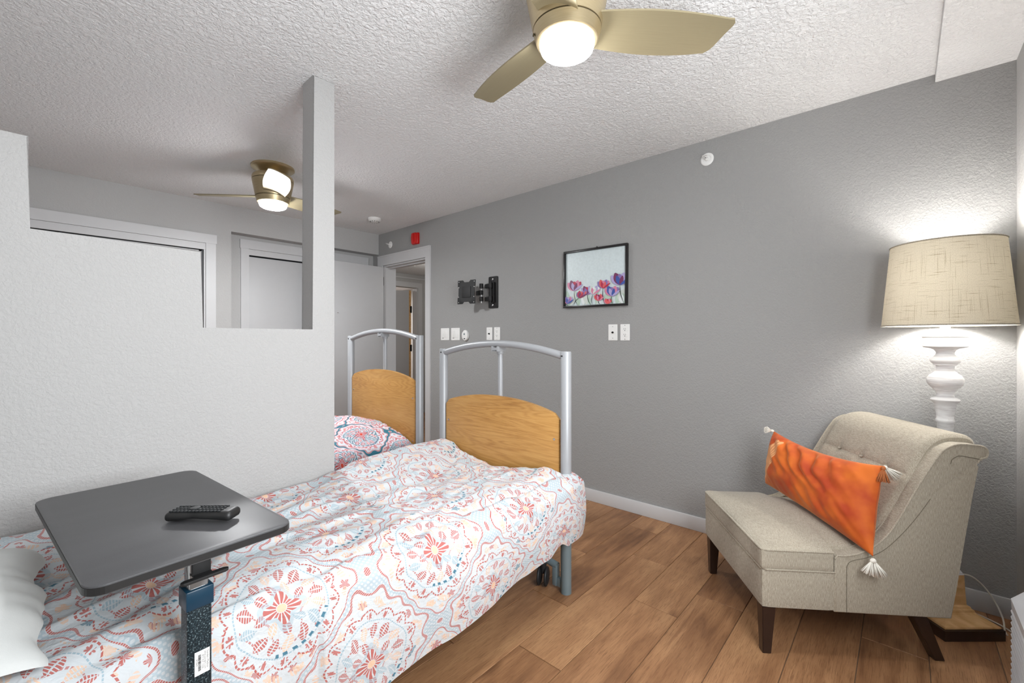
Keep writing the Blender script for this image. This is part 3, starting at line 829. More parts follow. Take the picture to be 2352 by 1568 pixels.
# framed flower print
t = empty('framed_picture', (XW, 1.7365, 1.691), 0, 'black framed print of purple and red tulips on the grey wall', 'picture')
t.rotation_euler = (math.radians(0.5), 0, 0)
W2, H2, FT = 0.274, 0.222, 0.016
bm = bmesh.new()
for lo, hi in (((-0.028, -W2, H2-FT), (-0.004, W2, H2)), ((-0.028, -W2, -H2), (-0.004, W2, -H2+FT)), ((-0.028, -W2, -H2+FT), (-0.004, -W2+FT, H2-FT)), ((-0.028, W2-FT, -H2+FT), (-0.004, W2, H2-FT))):
    abox(bm, lo, hi, None, 0.002)
bobj('picture_frame', bm, M['frame'], t, True)
lathe('hanging_nail', [(0, 0), (0.002, 0), (0.002, 0.014), (0.004, 0.015), (0, 0.016)], M['dark'], t, 8, (0, -0.02, H2+0.006), axis='-X')
pm = {k: plain('print_'+k, c, 0.3, vary=0.12, scale=60) for k, c in dict(sky=srgb(206, 218, 220), white=srgb(224, 230, 230), green=srgb(182, 203, 188), pale=srgb(206, 212, 206), red=srgb(176, 44, 74), plum=srgb(116, 52, 92), violet=srgb(132, 112, 168), lilac=srgb(170, 160, 202), pink=srgb(206, 128, 156), blue=srgb(62, 86, 158), coral=srgb(214, 96, 96), stem=srgb(58, 72, 66)).items()}
keys = list(pm); V, F, MI = [], [], []
def pf(pts, key, lay):
    b0 = len(V)
    for (x, y) in pts: V.append((-0.012-0.00012*lay, -(x-0.5)*(2*W2-2*FT), (y-0.5)*(2*H2-2*FT)))
    F.append(tuple(range(b0, b0+len(pts)))); MI.append(keys.index(key))
LAY = [0]
def leafp(x0, y0, x1, y1, w, key, n=7, bend=0.0):
    LAY[0] += 1
    d = Vector((x1-x0, y1-y0)); nn = Vector((-d.y, d.x)).normalized()
    L_, R_ = [], []
    for i in range(n+1):
        q = i/n; c = Vector((x0, y0))+d*q+nn*bend*math.sin(PI*q); ww = w*math.sin(PI*min(1, q*0.93+0.04))**0.8
        L_.append(tuple(c+nn*ww)); R_.append(tuple(c-nn*ww))
    pts = [tuple((min(max(p[0], 0.003), 0.997), min(max(p[1], 0.003), 0.997))) for p in L_+R_[::-1]]
    pf(pts, key, LAY[0])
pf([(0, 0), (1, 0), (1, 1), (0, 1)], 'sky', 0)
rs = random.Random(3)
for i in range(26):
    x = rs.random(); h_ = 0.16+0.14*rs.random()
    leafp(x, 0.004, x+rs.uniform(-0.08, 0.08), h_, rs.uniform(0.025, 0.05), rs.choice(['green', 'pale', 'white', 'green']), bend=rs.uniform(-0.02, 0.02))
def tulip(x, y, s, cols, lean=0, stem=None):
    sx = stem if stem is not None else x+0.03
    leafp(sx, 0.004, x, y, 0.006, 'stem', 8, 0.02)
    for k_, (dx, dy, w, c) in enumerate(((-0.75, 0.95, 0.34, 1), (0.75, 0.95, 0.34, 2), (-0.40, 1.20, 0.34, 0), (0.42, 1.15, 0.34, 1), (0.0, 1.05, 0.30, 2), (-0.25, 0.9, 0.20, 3), (0.28, 0.85, 0.18, 0), (0.95, 0.62, 0.14, 3))):
        leafp(x, y-0.012, x+s*(dx+lean*0.6), y+s*dy, s*w, cols[c % len(cols)], 8, 0.02*s*(1 if dx < 0 else -1))
tulip(0.155, 0.295, 0.155, ['plum', 'pink', 'red', 'lilac'], 0, 0.215)
tulip(0.390, 0.205, 0.125, ['plum', 'lilac', 'red', 'violet'], -0.2, 0.445)
tulip(0.250, 0.150, 0.105, ['red', 'violet', 'coral', 'plum'], 0.7, 0.150)
tulip(0.490, 0.205, 0.120, ['pale', 'lilac', 'white', 'pink'], 0.1, 0.475)
tulip(0.655, 0.300, 0.120, ['coral', 'violet', 'pink', 'red'], 0, 0.680)
tulip(0.590, 0.080, 0.095, ['red', 'coral', 'plum', 'pink'], -0.2, 0.610)
tulip(0.800, 0.150, 0.140, ['blue', 'pink', 'violet', 'lilac'], -0.1, 0.810)
tulip(0.045, 0.055, 0.105, ['violet', 'pink', 'lilac', 'blue'], 0.2, 0.06)
tulip(0.730, 0.012, 0.075, ['coral', 'pink', 'red', 'coral'], 0, 0.73)
tulip(0.925, 0.335, 0.170, ['plum', 'lilac', 'violet', 'blue'], -0.1, 0.985)
mobj('flower_print', V, F, None, t, mats=[pm[k] for k in keys], fmi=MI)
bpy.context.view_layer.update()

# ------------------------------------------------------------------ hospital beds
def make_bed(x1, y0, y1, lift, label, xh):
    """x1: plane of the visible end frame, y0 near post, y1 far post"""
    t = empty('hospital_bed', (x1, (y0+y1)/2, 0), 0, label, 'bed', 'hospital beds with oak end panels')
    hw = (y1-y0)/2; zt = 1.168+lift
    for s in (-1, 1):
        p = tube('post', [(0, s*hw, 0.0), (0, s*hw, 0.30)], 0.026, M['steelblue'], t, 28)  # same post lower down, its shade put into a darker grey-blue
        p['label'] = 'lower length of the post, shade put into its grey-blue colour'
        tube('post', [(0, s*hw, 0.30), (0, s*hw, zt-0.004), (0, s*hw, zt)], [0.0262, 0.0262, 0.024], M['silver'], t, 28)
        lathe('rivet', [(0, 0.0), (0.004, 0.0), (0.004, 0.003), (0, 0.003)], M['dark'], t, 10, (-0.0255, s*(hw-0.006), zt-0.022), axis='-X')
    arc = []
    for k in range(33):
        q = -1+2*k/32; arc.append((0, q*(hw-0.02), (1.146+lift)+0.056*(1-q*q)))
    tube('top_rail', arc, 0.019, M['silver'], t, 20)
    tube('centre_strut', [(0.026, 0.0, 0.70+lift), (0.026, 0.0, 1.185+lift)], 0.0145, M['silver'], t, 18)
    lathe('strut_collar', [(0.0, 1.145+lift), (0.019, 1.145+lift), (0.021, 1.150+lift), (0.021, 1.166+lift), (0.0, 1.168+lift)], M['silver'], t, 20, (0.026, 0, 0))
    boxes('strut_bracket', [((-0.024, -0.024, 1.160+lift), (0.046, -0.018, 1.188+lift)), ((-0.024, 0.018, 1.160+lift), (0.046, 0.024, 1.188+lift)), ((-0.026, -0.020, 1.166+lift), (-0.020, 0.020, 1.182+lift))], M['silver'], t)
    # arched panel
    poly = [(-hw+0.036, 0.36+lift), (hw-0.036, 0.36+lift)]
    N = 28
    for k in range(N+1):
        q = 1-2*k/N; e = hw-0.036
        z = 0.852+lift+0.062*(1-abs(q)**2.2); 
        if abs(q) > 0.93: z -= 0.02*((abs(q)-0.93)/0.07)**2
        poly.append((q*e, z))
    pn = prism('end_panel', poly, -0.012, 0.010, 'YZ', M['oak'], t, bev=0.003)
    for yy in (-hw+0.062, hw-0.062):
        for zz in (0.735, 0.44):
            lathe('screw', [(0, 0.0115), (0.006, 0.0115), (0.006, 0.0135), (0.003, 0.0142), (0, 0.0142)], M['chrome'], pn, 12, (0, yy, zz+lift), axis='-X')
    # lower cross tube and drop legs, deck frame
    boxes('deck_frame', [((xh-x1, -hw+0.04, 0.34), (-0.03, -hw+0.08, 0.38)), ((xh-x1, hw-0.08, 0.34), (-0.03, hw-0.04, 0.38)), ((-0.05, -hw+0.04, 0.34), (-0.012, hw-0.04, 0.38)), ((xh-x1, -hw+0.04, 0.34), (xh-x1+0.04, hw-0.04, 0.38)),
        ((xh-x1+0.02, -hw+0.08, 0.36), (-0.05, hw-0.08, 0.37))], M['steelblue'], t)
    for s in (-1, 1):
        # bracket: square tube going inwards, vertical channel with a stepped stop at the post
        tube('cross_tube', [(0, s*(hw-0.050), 0.112), (0, s*(hw-0.160), 0.128)], 0.017, M['steelblue'], t, 20)
        boxes('drop_channel', [((-0.016, min(s*(hw-0.072), s*(hw-0.048)), 0.018), (0.016, max(s*(hw-0.072), s*(hw-0.048)), 0.118)),
              ((-0.012, min(s*(hw-0.048), s*(hw-0.024)), 0.018), (0.012, max(s*(hw-0.048), s*(hw-0.024)), 0.058))], M['steelblue'], t, 0.002)
        cz = bpy.data.objects.new('caster', None); cz.location = (-0.022, s*(hw-0.122), 0); link(cz, t)
        for q in (-1, 1):
            w_ = lathe('wheel', [(0, 0), (0.034, 0.001), (0.044, 0.005), (0.0465, 0.010), (0.044, 0.015), (0.034, 0.017), (0, 0.017)], M['rubber'], cz, 28)
            w_.data.transform(Matrix.Rotation(math.radians(25), 4, 'Z') @ Matrix.Translation((0, q*0.018-0.0085, 0.0465)) @ Matrix.Rotation(math.radians(-90), 4, 'X'))
        lathe('stem', [(0, 0.062), (0.012, 0.062), (0.016, 0.085), (0.016, 0.110), (0.010, 0.115), (0.008, 0.125), (0, 0.125)], M['rubber'], cz, 16)
    return t
bed1 = make_bed(1.765, 1.221, 2.143, 0.0, 'hospital bed nearest the camera with oak panel and steel tube end', -0.30)
bed2 = make_bed(1.815, 2.458, 3.386, 0.085, 'hospital bed behind the half wall, oak panel near the doorway', -0.30)
m1 = rbox_mesh('mattress', (-0.27, 1.262, 0.381), (1.730, 2.075, 0.532), 0.03, 0.06, M['mattress']); m1.data.transform(Matrix.Translation((-1.765, -(1.221+2.143)/2, 0))); m1.parent = bed1
m2 = rbox_mesh('mattress', (-0.25, 2.520, 0.381), (1.775, 3.340, 0.535), 0.03, 0.06, M['mattress'])
m2.data.transform(Matrix.Translation((-1.815, -(2.458+3.386)/2, 0))); m2.parent = bed2

def fold(x, y, seed):
    a = math.radians(17)
    u = x*math.cos(a)+y*math.sin(a); v = -x*math.sin(a)+y*math.cos(a)
    w = noise.noise(Vector((u*2.0, v*2.0, seed)))*0.10
    n1 = noise.noise(Vector((u*1.9, (v+w)*8.0, seed+3)))
    n2 = noise.noise(Vector((u*4.0, (v+w)*19.0, seed+7)))
    n3 = noise.noise(Vector((x*4.2, y*4.2, seed+11)))
    r1 = 1-abs(n1)*2.2
    cr = 1-abs(noise.noise(Vector((u*3.0+5, (v+w)*11.0, seed+17))))*4.0
    return n1*0.018 + max(0, r1)*0.012 + n2*0.007 + n3*0.009 + max(0, cr)*0.008
far_z = [(-0.40, .640), (0.05, .622), (0.40, .590), (0.69, .556), (0.90, .570), (1.03, .592), (1.30, .612), (1.60, .622), (1.70, .612)]
hem_z = [(-0.40, .16), (0.70, .175), (0.95, .215), (1.15, .245), (1.35, .272), (1.50, .285), (1.60, .318), (1.66, .292), (1.80, .285)]
def build_duvet1():
    NX, NS = 300, 210
    V, UV, F = [], [], []
    for i in range(NX+1):
        q = i/NX
        for j in range(NS+1):
            s = j/NS
            # cross profile parameter
            if s < 0.13: seg, w = 0, s/0.13           # far drop / tuck
            elif s < 0.70: seg, w = 1, (s-0.13)/0.57   # top
            else: seg, w = 2, (s-0.70)/0.30            # near side
            near = max(0, min(1, (s-0.60)/0.16))
            xe = 1.728 + 0.085*sstep(0, 1, near) + 0.018*math.sin(s*9)
            x0 = -0.36
            x = x0+(xe-x0)*q
            yfar = 2.086 if x < 1.045 else 2.086+0.055*sstep(1.045, 1.16, x)
            ynear = 1.245-0.035*sstep(0.5, 1.4, x)
            yside = 1.205-0.075*sstep(0.35, 1.15, x)
            fz = lerp_tab(far_z, x)
            mid = lerp_tab([(-0.4, .60), (0.2, .575), (0.7, .560), (1.2, .552), (1.55, .546), (1.73, .538)], x)
            nz_ = lerp_tab([(-0.4, .585), (0.8, .570), (1.5, .580), (1.72, .590)], x)
            if seg == 0:
                y = yfar; top = fz-0.012
                z = 0.40+(top-0.40)*w
                y = yfar - 0.0*w
                if w > 0.85: z = top-0.0; 
                z = 0.40+(top-0.40)*min(1, w*1.0)
                f_ = 0.0
                cy = 0
            elif seg == 1:
                y = yfar+(ynear-yfar)*w
                if w < 0.5: zz = fz+(mid-fz)*sstep(0.02, 0.5, w)
                else: zz = mid+(nz_-mid)*sstep(0.5, 0.95, w)
                edge = min(1, w/0.05)
                zz -= 0.012*(1-edge)
                e2 = max(0, (w-0.90)/0.10); zz -= 0.020*e2**2
                f_ = fold(x, y, 2.0)*min(1, w*14)*(0.55+0.65*math.exp(-((w-0.55)/0.30)**2))
                z = zz+f_
            else:
                # quarter-round then hang
                hz = lerp_tab(hem_z, x); z0 = nz_-0.020
                if w < 0.22:
                    a = w/0.22*PI/2; y = ynear-(ynear-yside)*math.sin(a)*1.0; z = z0-0.055*(1-math.cos(a))
                else:
                    a = (w-0.22)/0.78; y = yside-0.012*math.sin(a*PI); z = (z0-0.055)+(hz-(z0-0.055))*a
                fs = noise.noise(Vector((x*3.4+z*0.8, z*1.2, 5.0)))*0.026 + noise.noise(Vector((x*9+z*3, z*2, 9.0)))*0.008
                y += fs*min(1, w*2)
                z += fold(x, 1.24-w*0.45, 2.0)*(1-min(1, w*3))
                y = min(y, 1.262)
                if x < 0.55: y = max(y, 1.190)
            # foot-end rounding of the side panel in front of the post
            if seg == 2 and q > 0.93:
                k_ = (q-0.93)/0.07
                y = y+(0.020*k_*k_)
            # puffed end near the panel
            if seg == 1 and x > 1.60:
                k_ = sstep(1.60, 1.72, x); z += 0.012*k_*math.sin(w*7+0.6) - 0.03*sstep(1.705, 1.75, x)
            V.append((x, y, z)); UV.append((x, s*1.62))
    for i in range(NX):
        for j in range(NS):
            a = i*(NS+1)+j; F.append((a, a+1, a+NS+2, a+NS+1))
    o = mobj('duvet', V, F, M['duvet'], None, True, UV)
    return o
dv = build_duvet1()
tag(dv, 'white duvet printed with coral and blue medallions, on the near bed', 'duvet')
def build_duvet2():
    NX, NS = 120, 90; V, UV, F = [], [], []
    for i in range(NX+1):
        x = 0.30+(1.790-0.30)*i/NX
        for j in range(NS+1):
            s = j/NS
            if s < 0.72:
                w = s/0.72; y = 3.345+(2.505-3.345)*w
                z = 0.600-0.040*sstep(0.80, 1.0, w)
                # soft heap of bunched bedding across the end
                z += 0.050*math.exp(-((x-1.60)/0.16)**2)*math.exp(-((w-0.45)/0.40)**2)
                z += fold(x*1.2, y*1.2, 21.0)*0.9*(1-sstep(0.85, 1, w))
                z -= 0.05*sstep(1.73, 1.79, x)
            else:
                w = (s-0.72)/0.28; a = min(1, w/0.3)*PI/2
                y = 2.505-0.045*math.sin(a)-0.006*w; z = 0.560-0.045*(1-math.cos(a))-0.24*max(0, w-0.3)/0.7
                z -= 0.05*sstep(1.73, 1.79, x)
                y += noise.noise(Vector((x*4, z*2, 3)))*0.016*w
            V.append((x, y, z)); UV.append((x, s*1.2))
    for i in range(NX):
        for j in range(NS):
            a = i*(NS+1)+j; F.append((a, a+1, a+NS+2, a+NS+1))
    return mobj('duvet', V, F, M['duvet2'], None, True, UV)
tag(build_duvet2(), 'bright teal and red patterned duvet on the bed behind the half wall', 'duvet')

# white pillow at the head of the near bed
def build_pillow():
    NU, NV = 60, 80; V, UV, F = [], [], []
    for s in (0, 1):
        for i in range(NU+1):
            u = -1+2*i/NU
            for j in range(NV+1):
                v = -1+2*j/NV
                t_ = (max(0, 1-abs(u)**3.0)**0.55)*(max(0, 1-abs(v)**3.4)**0.55)
                wob = 0.022*noise.noise(Vector((v*2.2, 4, 1)))+0.010*noise.noise(Vector((v*6, 9, 1)))
                x = -0.150+u*(0.185+wob); y = 1.535+v*(0.300+0.012*noise.noise(Vector((u*3, 2, 2))))
                z = 0.645+(0.055 if s == 0 else -0.022)*t_ + 0.010*noise.noise(Vector((x*9, y*9, 3)))*t_ - 0.018*(abs(u)**4) - 0.03*sstep(0.5, 1, -v)
                V.append((x, y, z)); UV.append((u, v))
    W = (NU+1)*(NV+1)
    for s in (0, 1):
        for i in range(NU):
            for j in range(NV):
                a = s*W+i*(NV+1)+j; q = (a, a+1, a+NV+2, a+NV+1); F.append(q if s else q[::-1])
    me = bpy.data.meshes.new('t'); me.from_pydata(V, [], F); bm = bmesh.new(); bm.from_mesh(me); bpy.data.meshes.remove(me)
    bmesh.ops.remove_doubles(bm, verts=bm.verts[:], dist=1e-5)
    return bobj('pillow', bm, M['sheet'], None, True)
tag(build_pillow(), 'white pillow at the head of the near bed beside the table', 'pillow')

# ------------------------------------------------------------------ overbed table and remote
TZ = 0.780
t = empty('overbed_table', (0.284, 1.126, 0), math.radians(4), 'black overbed table on a single column, standing over the near bed', 'table')
top = prism('tabletop', rrect(0.372, 0.716, 0.034, 8, -0.022, 0.336), TZ-0.019, TZ, 'XY', M['laminate'], t, bev=0.0015)
prism('edge_band', rrect(0.3735, 0.7175, 0.0345, 8, -0.022, 0.336), TZ-0.0172, TZ-0.0035, 'XY', M['black'], top)
boxes('support_rail', [((-0.050, 0.045, TZ-0.044), (0.022, 0.50, TZ-0.020))], M['blackmetal'], t, 0.003)
box('inner_column', (-0.041, 0.015, 0.30), (-0.005, 0.049, TZ-0.028), M['chrome'], t, bev=0.003)
box('outer_column', (-0.046, 0.010, 0.030), (0.000, 0.054, 0.668), M['speckle'], t, bev=0.005, seg=3)
bm = bmesh.new(); abox(bm, (-0.049, 0.007, 0.650), (0.003, 0.057, 0.692), None, 0.003); bobj('collar', bm, M['navy'], t, True)
bm = bmesh.new()
abox(bm, (-0.038, -0.010, TZ-0.058), (-0.004, 0.010, TZ-0.054), None, 0.001); abox(bm, (-0.038, 0.004, TZ-0.058), (-0.004, 0.012, TZ-0.020), None, 0.001)
hb = prism('release_handle', rrect(0.088, 0.014, 0.0069, 8, -0.020, -0.012), TZ-0.060, TZ-0.054, 'XY', M['blackmetal'], t, bev=0.0012)
bobj('handle_plate', bm, M['blackmetal'], hb, True)
boxes('base', [((-0.026, 0.00, 0.020), (0.026, 0.66, 0.045)), ((-0.26, -0.01, 0.020), (0.26, 0.04, 0.045)), ((-0.26, 0.62, 0.020), (0.26, 0.66, 0.045))], M['speckle'], t, 0.003)
for (x, y) in ((-0.24, 0.015), (0.24, 0.015), (-0.24, 0.64), (0.24, 0.64)):
    lathe('caster', [(0, 0), (0.018, 0.001), (0.020, 0.010), (0.018, 0.020), (0, 0.020)], M['rubber'], t, 16, (x, y, 0.0))
# sticker on the column
st = box('sticker', (-0.033, 0.0092, 0.505), (-0.005, 0.0098, 0.556), M['plate'], t)
def text_mesh(name, body, size, mat, parent, mtx):
    cu = bpy.data.curves.new(name, 'FONT'); cu.body = body; cu.size = size; cu.resolution_u = 2
    o = bpy.data.objects.new(name, cu); COL.objects.link(o)
    dg = bpy.context.evaluated_depsgraph_get(); me = bpy.data.meshes.new_from_object(o.evaluated_get(dg))
    bpy.data.objects.remove(o, do_unlink=True); me.transform(mtx); me.materials.clear(); me.materials.append(mat)
    return link(bpy.data.objects.new(name, me), parent)
# text runs downwards: local x -> -z, local y -> +x, facing -Y
def down(x, z): return Matrix.Translation((x, 0.0090, z)) @ Matrix(((0, 1, 0, 0), (0, 0, -1, 0), (-1, 0, 0, 0), (0, 0, 0, 1)))
text_mesh('lettering', 'Standers Medical', 0.0056, M['black'], st, down(-0.0105, 0.552))
text_mesh('lettering', 'www.standers.com', 0.0050, M['black'], st, down(-0.0150, 0.552))
text_mesh('lettering', '877 427 1326', 0.0054, M['black'], st, down(-0.0195, 0.546))
text_mesh('lettering', '873947', 0.0050, M['black'], st, down(-0.0310, 0.541))
bm = bmesh.new(); z = 0.548; rb = random.Random(5)
while z > 0.513:
    w_ = rb.choice([0.0005, 0.0009, 0.0014]); abox(bm, (-0.0265, 0.0088, z-w_), (-0.0215, 0.0093, z)); z -= w_+rb.choice([0.0005, 0.0009])
tag(bobj('barcode', bm, M['black'], st), kind='stuff')

# tv remote lying on the table
rl = 0.166
t = empty('remote_control', (0.305, 1.300, TZ), math.radians(-50), 'black remote control with rubber keys lying on the overbed table', 'remote')
def rdef(p):
    q = (p.x+rl/2)/rl
    wid = 0.86+0.16*sstep(0.0, 0.35, abs(q-0.42)*2)
    p = Vector((p.x, p.y*wid, p.z))
    if p.z < 0.012: p.z = p.z*1.0 + 0.007*math.sin(PI*q)*(1-p.z/0.012)
    p.z += 0.004*q
    return p
rbox_mesh('shell', (-rl/2, -0.025, 0.0), (rl/2, 0.025, 0.025), 0.0115, 0.0045, M['black'], t, rdef)
KM = rbox_mesh('key', (-0.0042, -0.0031, 0), (0.0042, 0.0031, 0.0045), 0.0018, 0.0026, M['rubber'], t); kd_ = KM.data; bpy.data.objects.remove(KM)
for i in range(14):
    for j in range(4):
        x = -0.068+i*0.0092; y = -0.0165+j*0.011
        if 5 <= i <= 6 and j in (1, 2): continue
        o = bpy.data.objects.new('key', kd_); q = (x+rl/2)/rl; o.location = (x, y, 0.0235+0.004*q); link(o, t)
lathe('key_ring', [(0, 0.025), (0.011, 0.025), (0.0115, 0.029), (0.009, 0.030), (0, 0.029)], M['rubber'], t, 20, (-0.020, 0, 0.001))

# ------------------------------------------------------------------ slipper chair
PH = math.radians(36); CW = 0.655
chair = empty('slipper_chair', (1.911, 0.410, 0), PH, 'beige linen armless chair with rolled back and dark wooden legs', 'chair')
def CB(a, b_, z): return Vector((a, -b_, z))
prof = [(0.267, 0.187), (0.267, 0.392), (0.276, 0.404), (0.311, 0.405), (0.364, 0.420), (0.415, 0.452), (0.460, 0.500), (0.505, 0.575), (0.552, 0.665), (0.598, 0.745), (0.625, 0.787), (0.649, 0.816), (0.691, 0.836), (0.740, 0.836), (0.775, 0.832), (0.792, 0.822), (0.795, 0.805), (0.788, 0.790), (0.769, 0.784), (0.757, 0.757), (0.745, 0.655), (0.718, 0.486), (0.690, 0.300), (0.675, 0.187)]
pv = [Vector((b_, z)) for b_, z in prof]
sm = pv[:2]+spline([tuple(p) for p in prof[2:20]], 4)+pv[20:]
panel = [(-p.x, p.y) for p in sm]
for (a0, a1) in ((0.0, 0.052), (CW-0.062, CW-0.012)):
    s = prism('side_panel', panel, a0, a1, 'YZ', M['linen'], chair, bev=0.007, seg=3)
    outer = [p for p in sm[1:]]
    sgn = a0 if a0 == 0 else a1
    edge = [CB(sgn+(0.001 if a0 == 0 else -0.001), p.x, p.y) for p in sm[1:-6]]
    tube('piping', edge, 0.0036, M['linen'], s, 8)
    ia = a1 if a0 == 0 else a0
    tube('piping', [CB(ia, p.x+0.001, p.y+0.001) for p in sm[1:-6]], 0.0028, M['linen'], s, 8)
    if a0 == 0:
        inner = spline([(0.308, 0.19), (0.308, 0.34), (0.312, 0.372), (0.330, 0.388), (0.385, 0.404), (0.440, 0.434), (0.500, 0.494), (0.552, 0.560), (0.600, 0.632)], 6)
        tube('seam', [CB(-0.0006, p.x, p.y) for p in inner], 0.0012, M['seam'], s, 6)
        inner = spline([(0.669, 0.764), (0.674, 0.780), (0.688, 0.791), (0.706, 0.795), (0.770, 0.784)], 6)
        tube('seam', [CB(-0.0006, p.x, p.y) for p in inner], 0.0014, M['seam'], s, 6)
# seat base
bw = CW
base = rbox_mesh('seat_base', (0.002, -0.275, 0.187), (bw, -0.002, 0.338), 0.012, 0.03, M['linen'], chair)
box('seat_rail', (0.05, -0.655, 0.19), (CW-0.06, -0.27, 0.36), M['linen'], chair, bev=0.005)
rl_ = [CB(0.004, 0.27, 0.3375), CB(0.002, 0.02, 0.3375), CB(0.016, 0.004, 0.3375), CB(bw-0.014, 0.004, 0.3375), CB(bw, 0.02, 0.3375), CB(bw-0.002, 0.27, 0.3375)]
tube('piping', rl_, 0.0032, M['linen'], base, 8)
def cush(p):
    u = (p.x)/bw; v = -p.y/0.46
    if p.z > 0.38:
        k_ = max(0, 1-abs(2*u-1)**2.6)*max(0, 1-abs(2*v-1)**3.0)
        p.z += 0.042*k_
    if -p.y > 0.270:
        p.x = bw/2+(p.x-bw/2)*0.828-0.004
    return p
cu = rbox_mesh('seat_cushion', (0.0, -0.475, 0.337), (bw, -0.0, 0.418), 0.011, 0.012, M['linen'], chair, cush)
pp = [CB(0.001, 0.262, 0.414), CB(0.001, 0.018, 0.414), CB(0.008, 0.004, 0.414), CB(0.02, 0.001, 0.415), CB(bw/2, 0.0005, 0.417), CB(bw-0.02, 0.001, 0.415), CB(bw-0.006, 0.006, 0.414), CB(bw-0.001, 0.02, 0.414), CB(bw-0.001, 0.262, 0.408)]
tube('piping', pp, 0.0044, M['linen'], cu, 8)
# back
def build_back():
    fr = spline([(0.430, 0.330), (0.448, 0.440), (0.478, 0.530), (0.520, 0.608), (0.562, 0.682), (0.600, 0.756), (0.632, 0.808), (0.674, 0.842), (0.720, 0.852), (0.768, 0.848), (0.788, 0.832), (0.790, 0.808), (0.776, 0.792), (0.756, 0.780), (0.744, 0.70), (0.733, 0.60), (0.705, 0.42), (0.675, 0.20)], 8)
    nf = len(fr); nA = 60; a0, a1 = 0.050, CW-0.060
    V, F = [], []
    for i in range(nA+1):
        q = i/nA; a = a0+(a1-a0)*q
        for j, p in enumerate(fr):
            d = (fr[min(j+1, nf-1)]-fr[max(j-1, 0)]).normalized(); nrm = Vector((-d.y, d.x))   # points to the front/up
            e = min(1, min(q, 1-q)/0.05); e = math.sqrt(max(0, 1-(1-e)**2))
            off = 0.0
            front = 1-sstep(0.735, 0.775, p.x) if p.y > 0.6 else (1 if p.x < 0.60 else 0)
            if j < nf*0.60:
                off += 0.014*e
                # horizontal tuft seams and button dimples
                for zs, dp in ((0.700, 0.006),):
                    off -= dp*math.exp(-((p.y-zs)/0.0075)**2)*e
                    for ab in (0.175, 0.325, 0.475):
                        off -= 0.009*math.exp(-((p.y-zs)/0.022)**2-((a-ab)/0.022)**2)
                for ab in (0.175, 0.325, 0.475):
                    if p.y > 0.565: off -= 0.0016*math.exp(-((a-ab)/0.010)**2)*(1-sstep(0.78, 0.84, p.y))
            else: off += 0.004*e
            pp_ = p+nrm*off
            V.append(CB(a, pp_.x, pp_.y))
    for i in range(nA):
        for j in range(nf-1):
            b0 = i*nf+j; F.append((b0, b0+1, b0+nf+1, b0+nf))
    F.append(tuple(range(nf))); F.append(tuple(nA*nf+j for j in range(nf))[::-1])
    for i in range(nA): F.append((i*nf, i*nf+nf, (i+1)*nf+nf-1, i*nf+nf-1))
    me = bpy.data.meshes.new('t'); me.from_pydata([tuple(v) for v in V], [], F); bm = bmesh.new(); bm.from_mesh(me); bpy.data.meshes.remove(me)
    return bobj('backrest', bm, M['linen'], chair, True)
bk = build_back()
for ab in (0.175, 0.325, 0.475):
    lathe('button', [(0, 0), (0.008, 0.001), (0.007, 0.005), (0, 0.007)], M['linen'], bk, 12).location = CB(ab, 0.568, 0.703)
def leg(top, bot, st, sb):
    V = []
    for (c_, s_) in ((Vector(bot), sb), (Vector(top), st)):
        for (i, j) in ((-1, -1), (1, -1), (1, 1), (-1, 1)): V.append(c_+Vector((i*s_/2, j*s_/2, 0)))
    F = [(3, 2, 1, 0), (4, 5, 6, 7), (0, 1, 5, 4), (1, 2, 6, 5), (2, 3, 7, 6), (3, 0, 4, 7)]
    me = bpy.data.meshes.new('t'); me.from_pydata([tuple(v) for v in V], [], F); bm = bmesh.new(); bm.from_mesh(me); bpy.data.meshes.remove(me)
    bmesh.ops.bevel(bm, geom=bm.edges[:], offset=0.002, segments=2, affect='EDGES')
    bobj('leg', bm, M['darkwood'], chair, True)
leg(CB(0.036, 0.034, 0.188), CB(0.036, 0.030, 0.0), 0.050, 0.032)
leg(CB(CW-0.036, 0.034, 0.188), CB(CW-0.036, 0.030, 0.0), 0.050, 0.032)
leg(CB(0.046, 0.575, 0.195), CB(0.060, 0.668, 0.0), 0.050, 0.036)
leg(CB(CW-0.056, 0.575, 0.195), CB(CW-0.070, 0.668, 0.0), 0.050, 0.036)

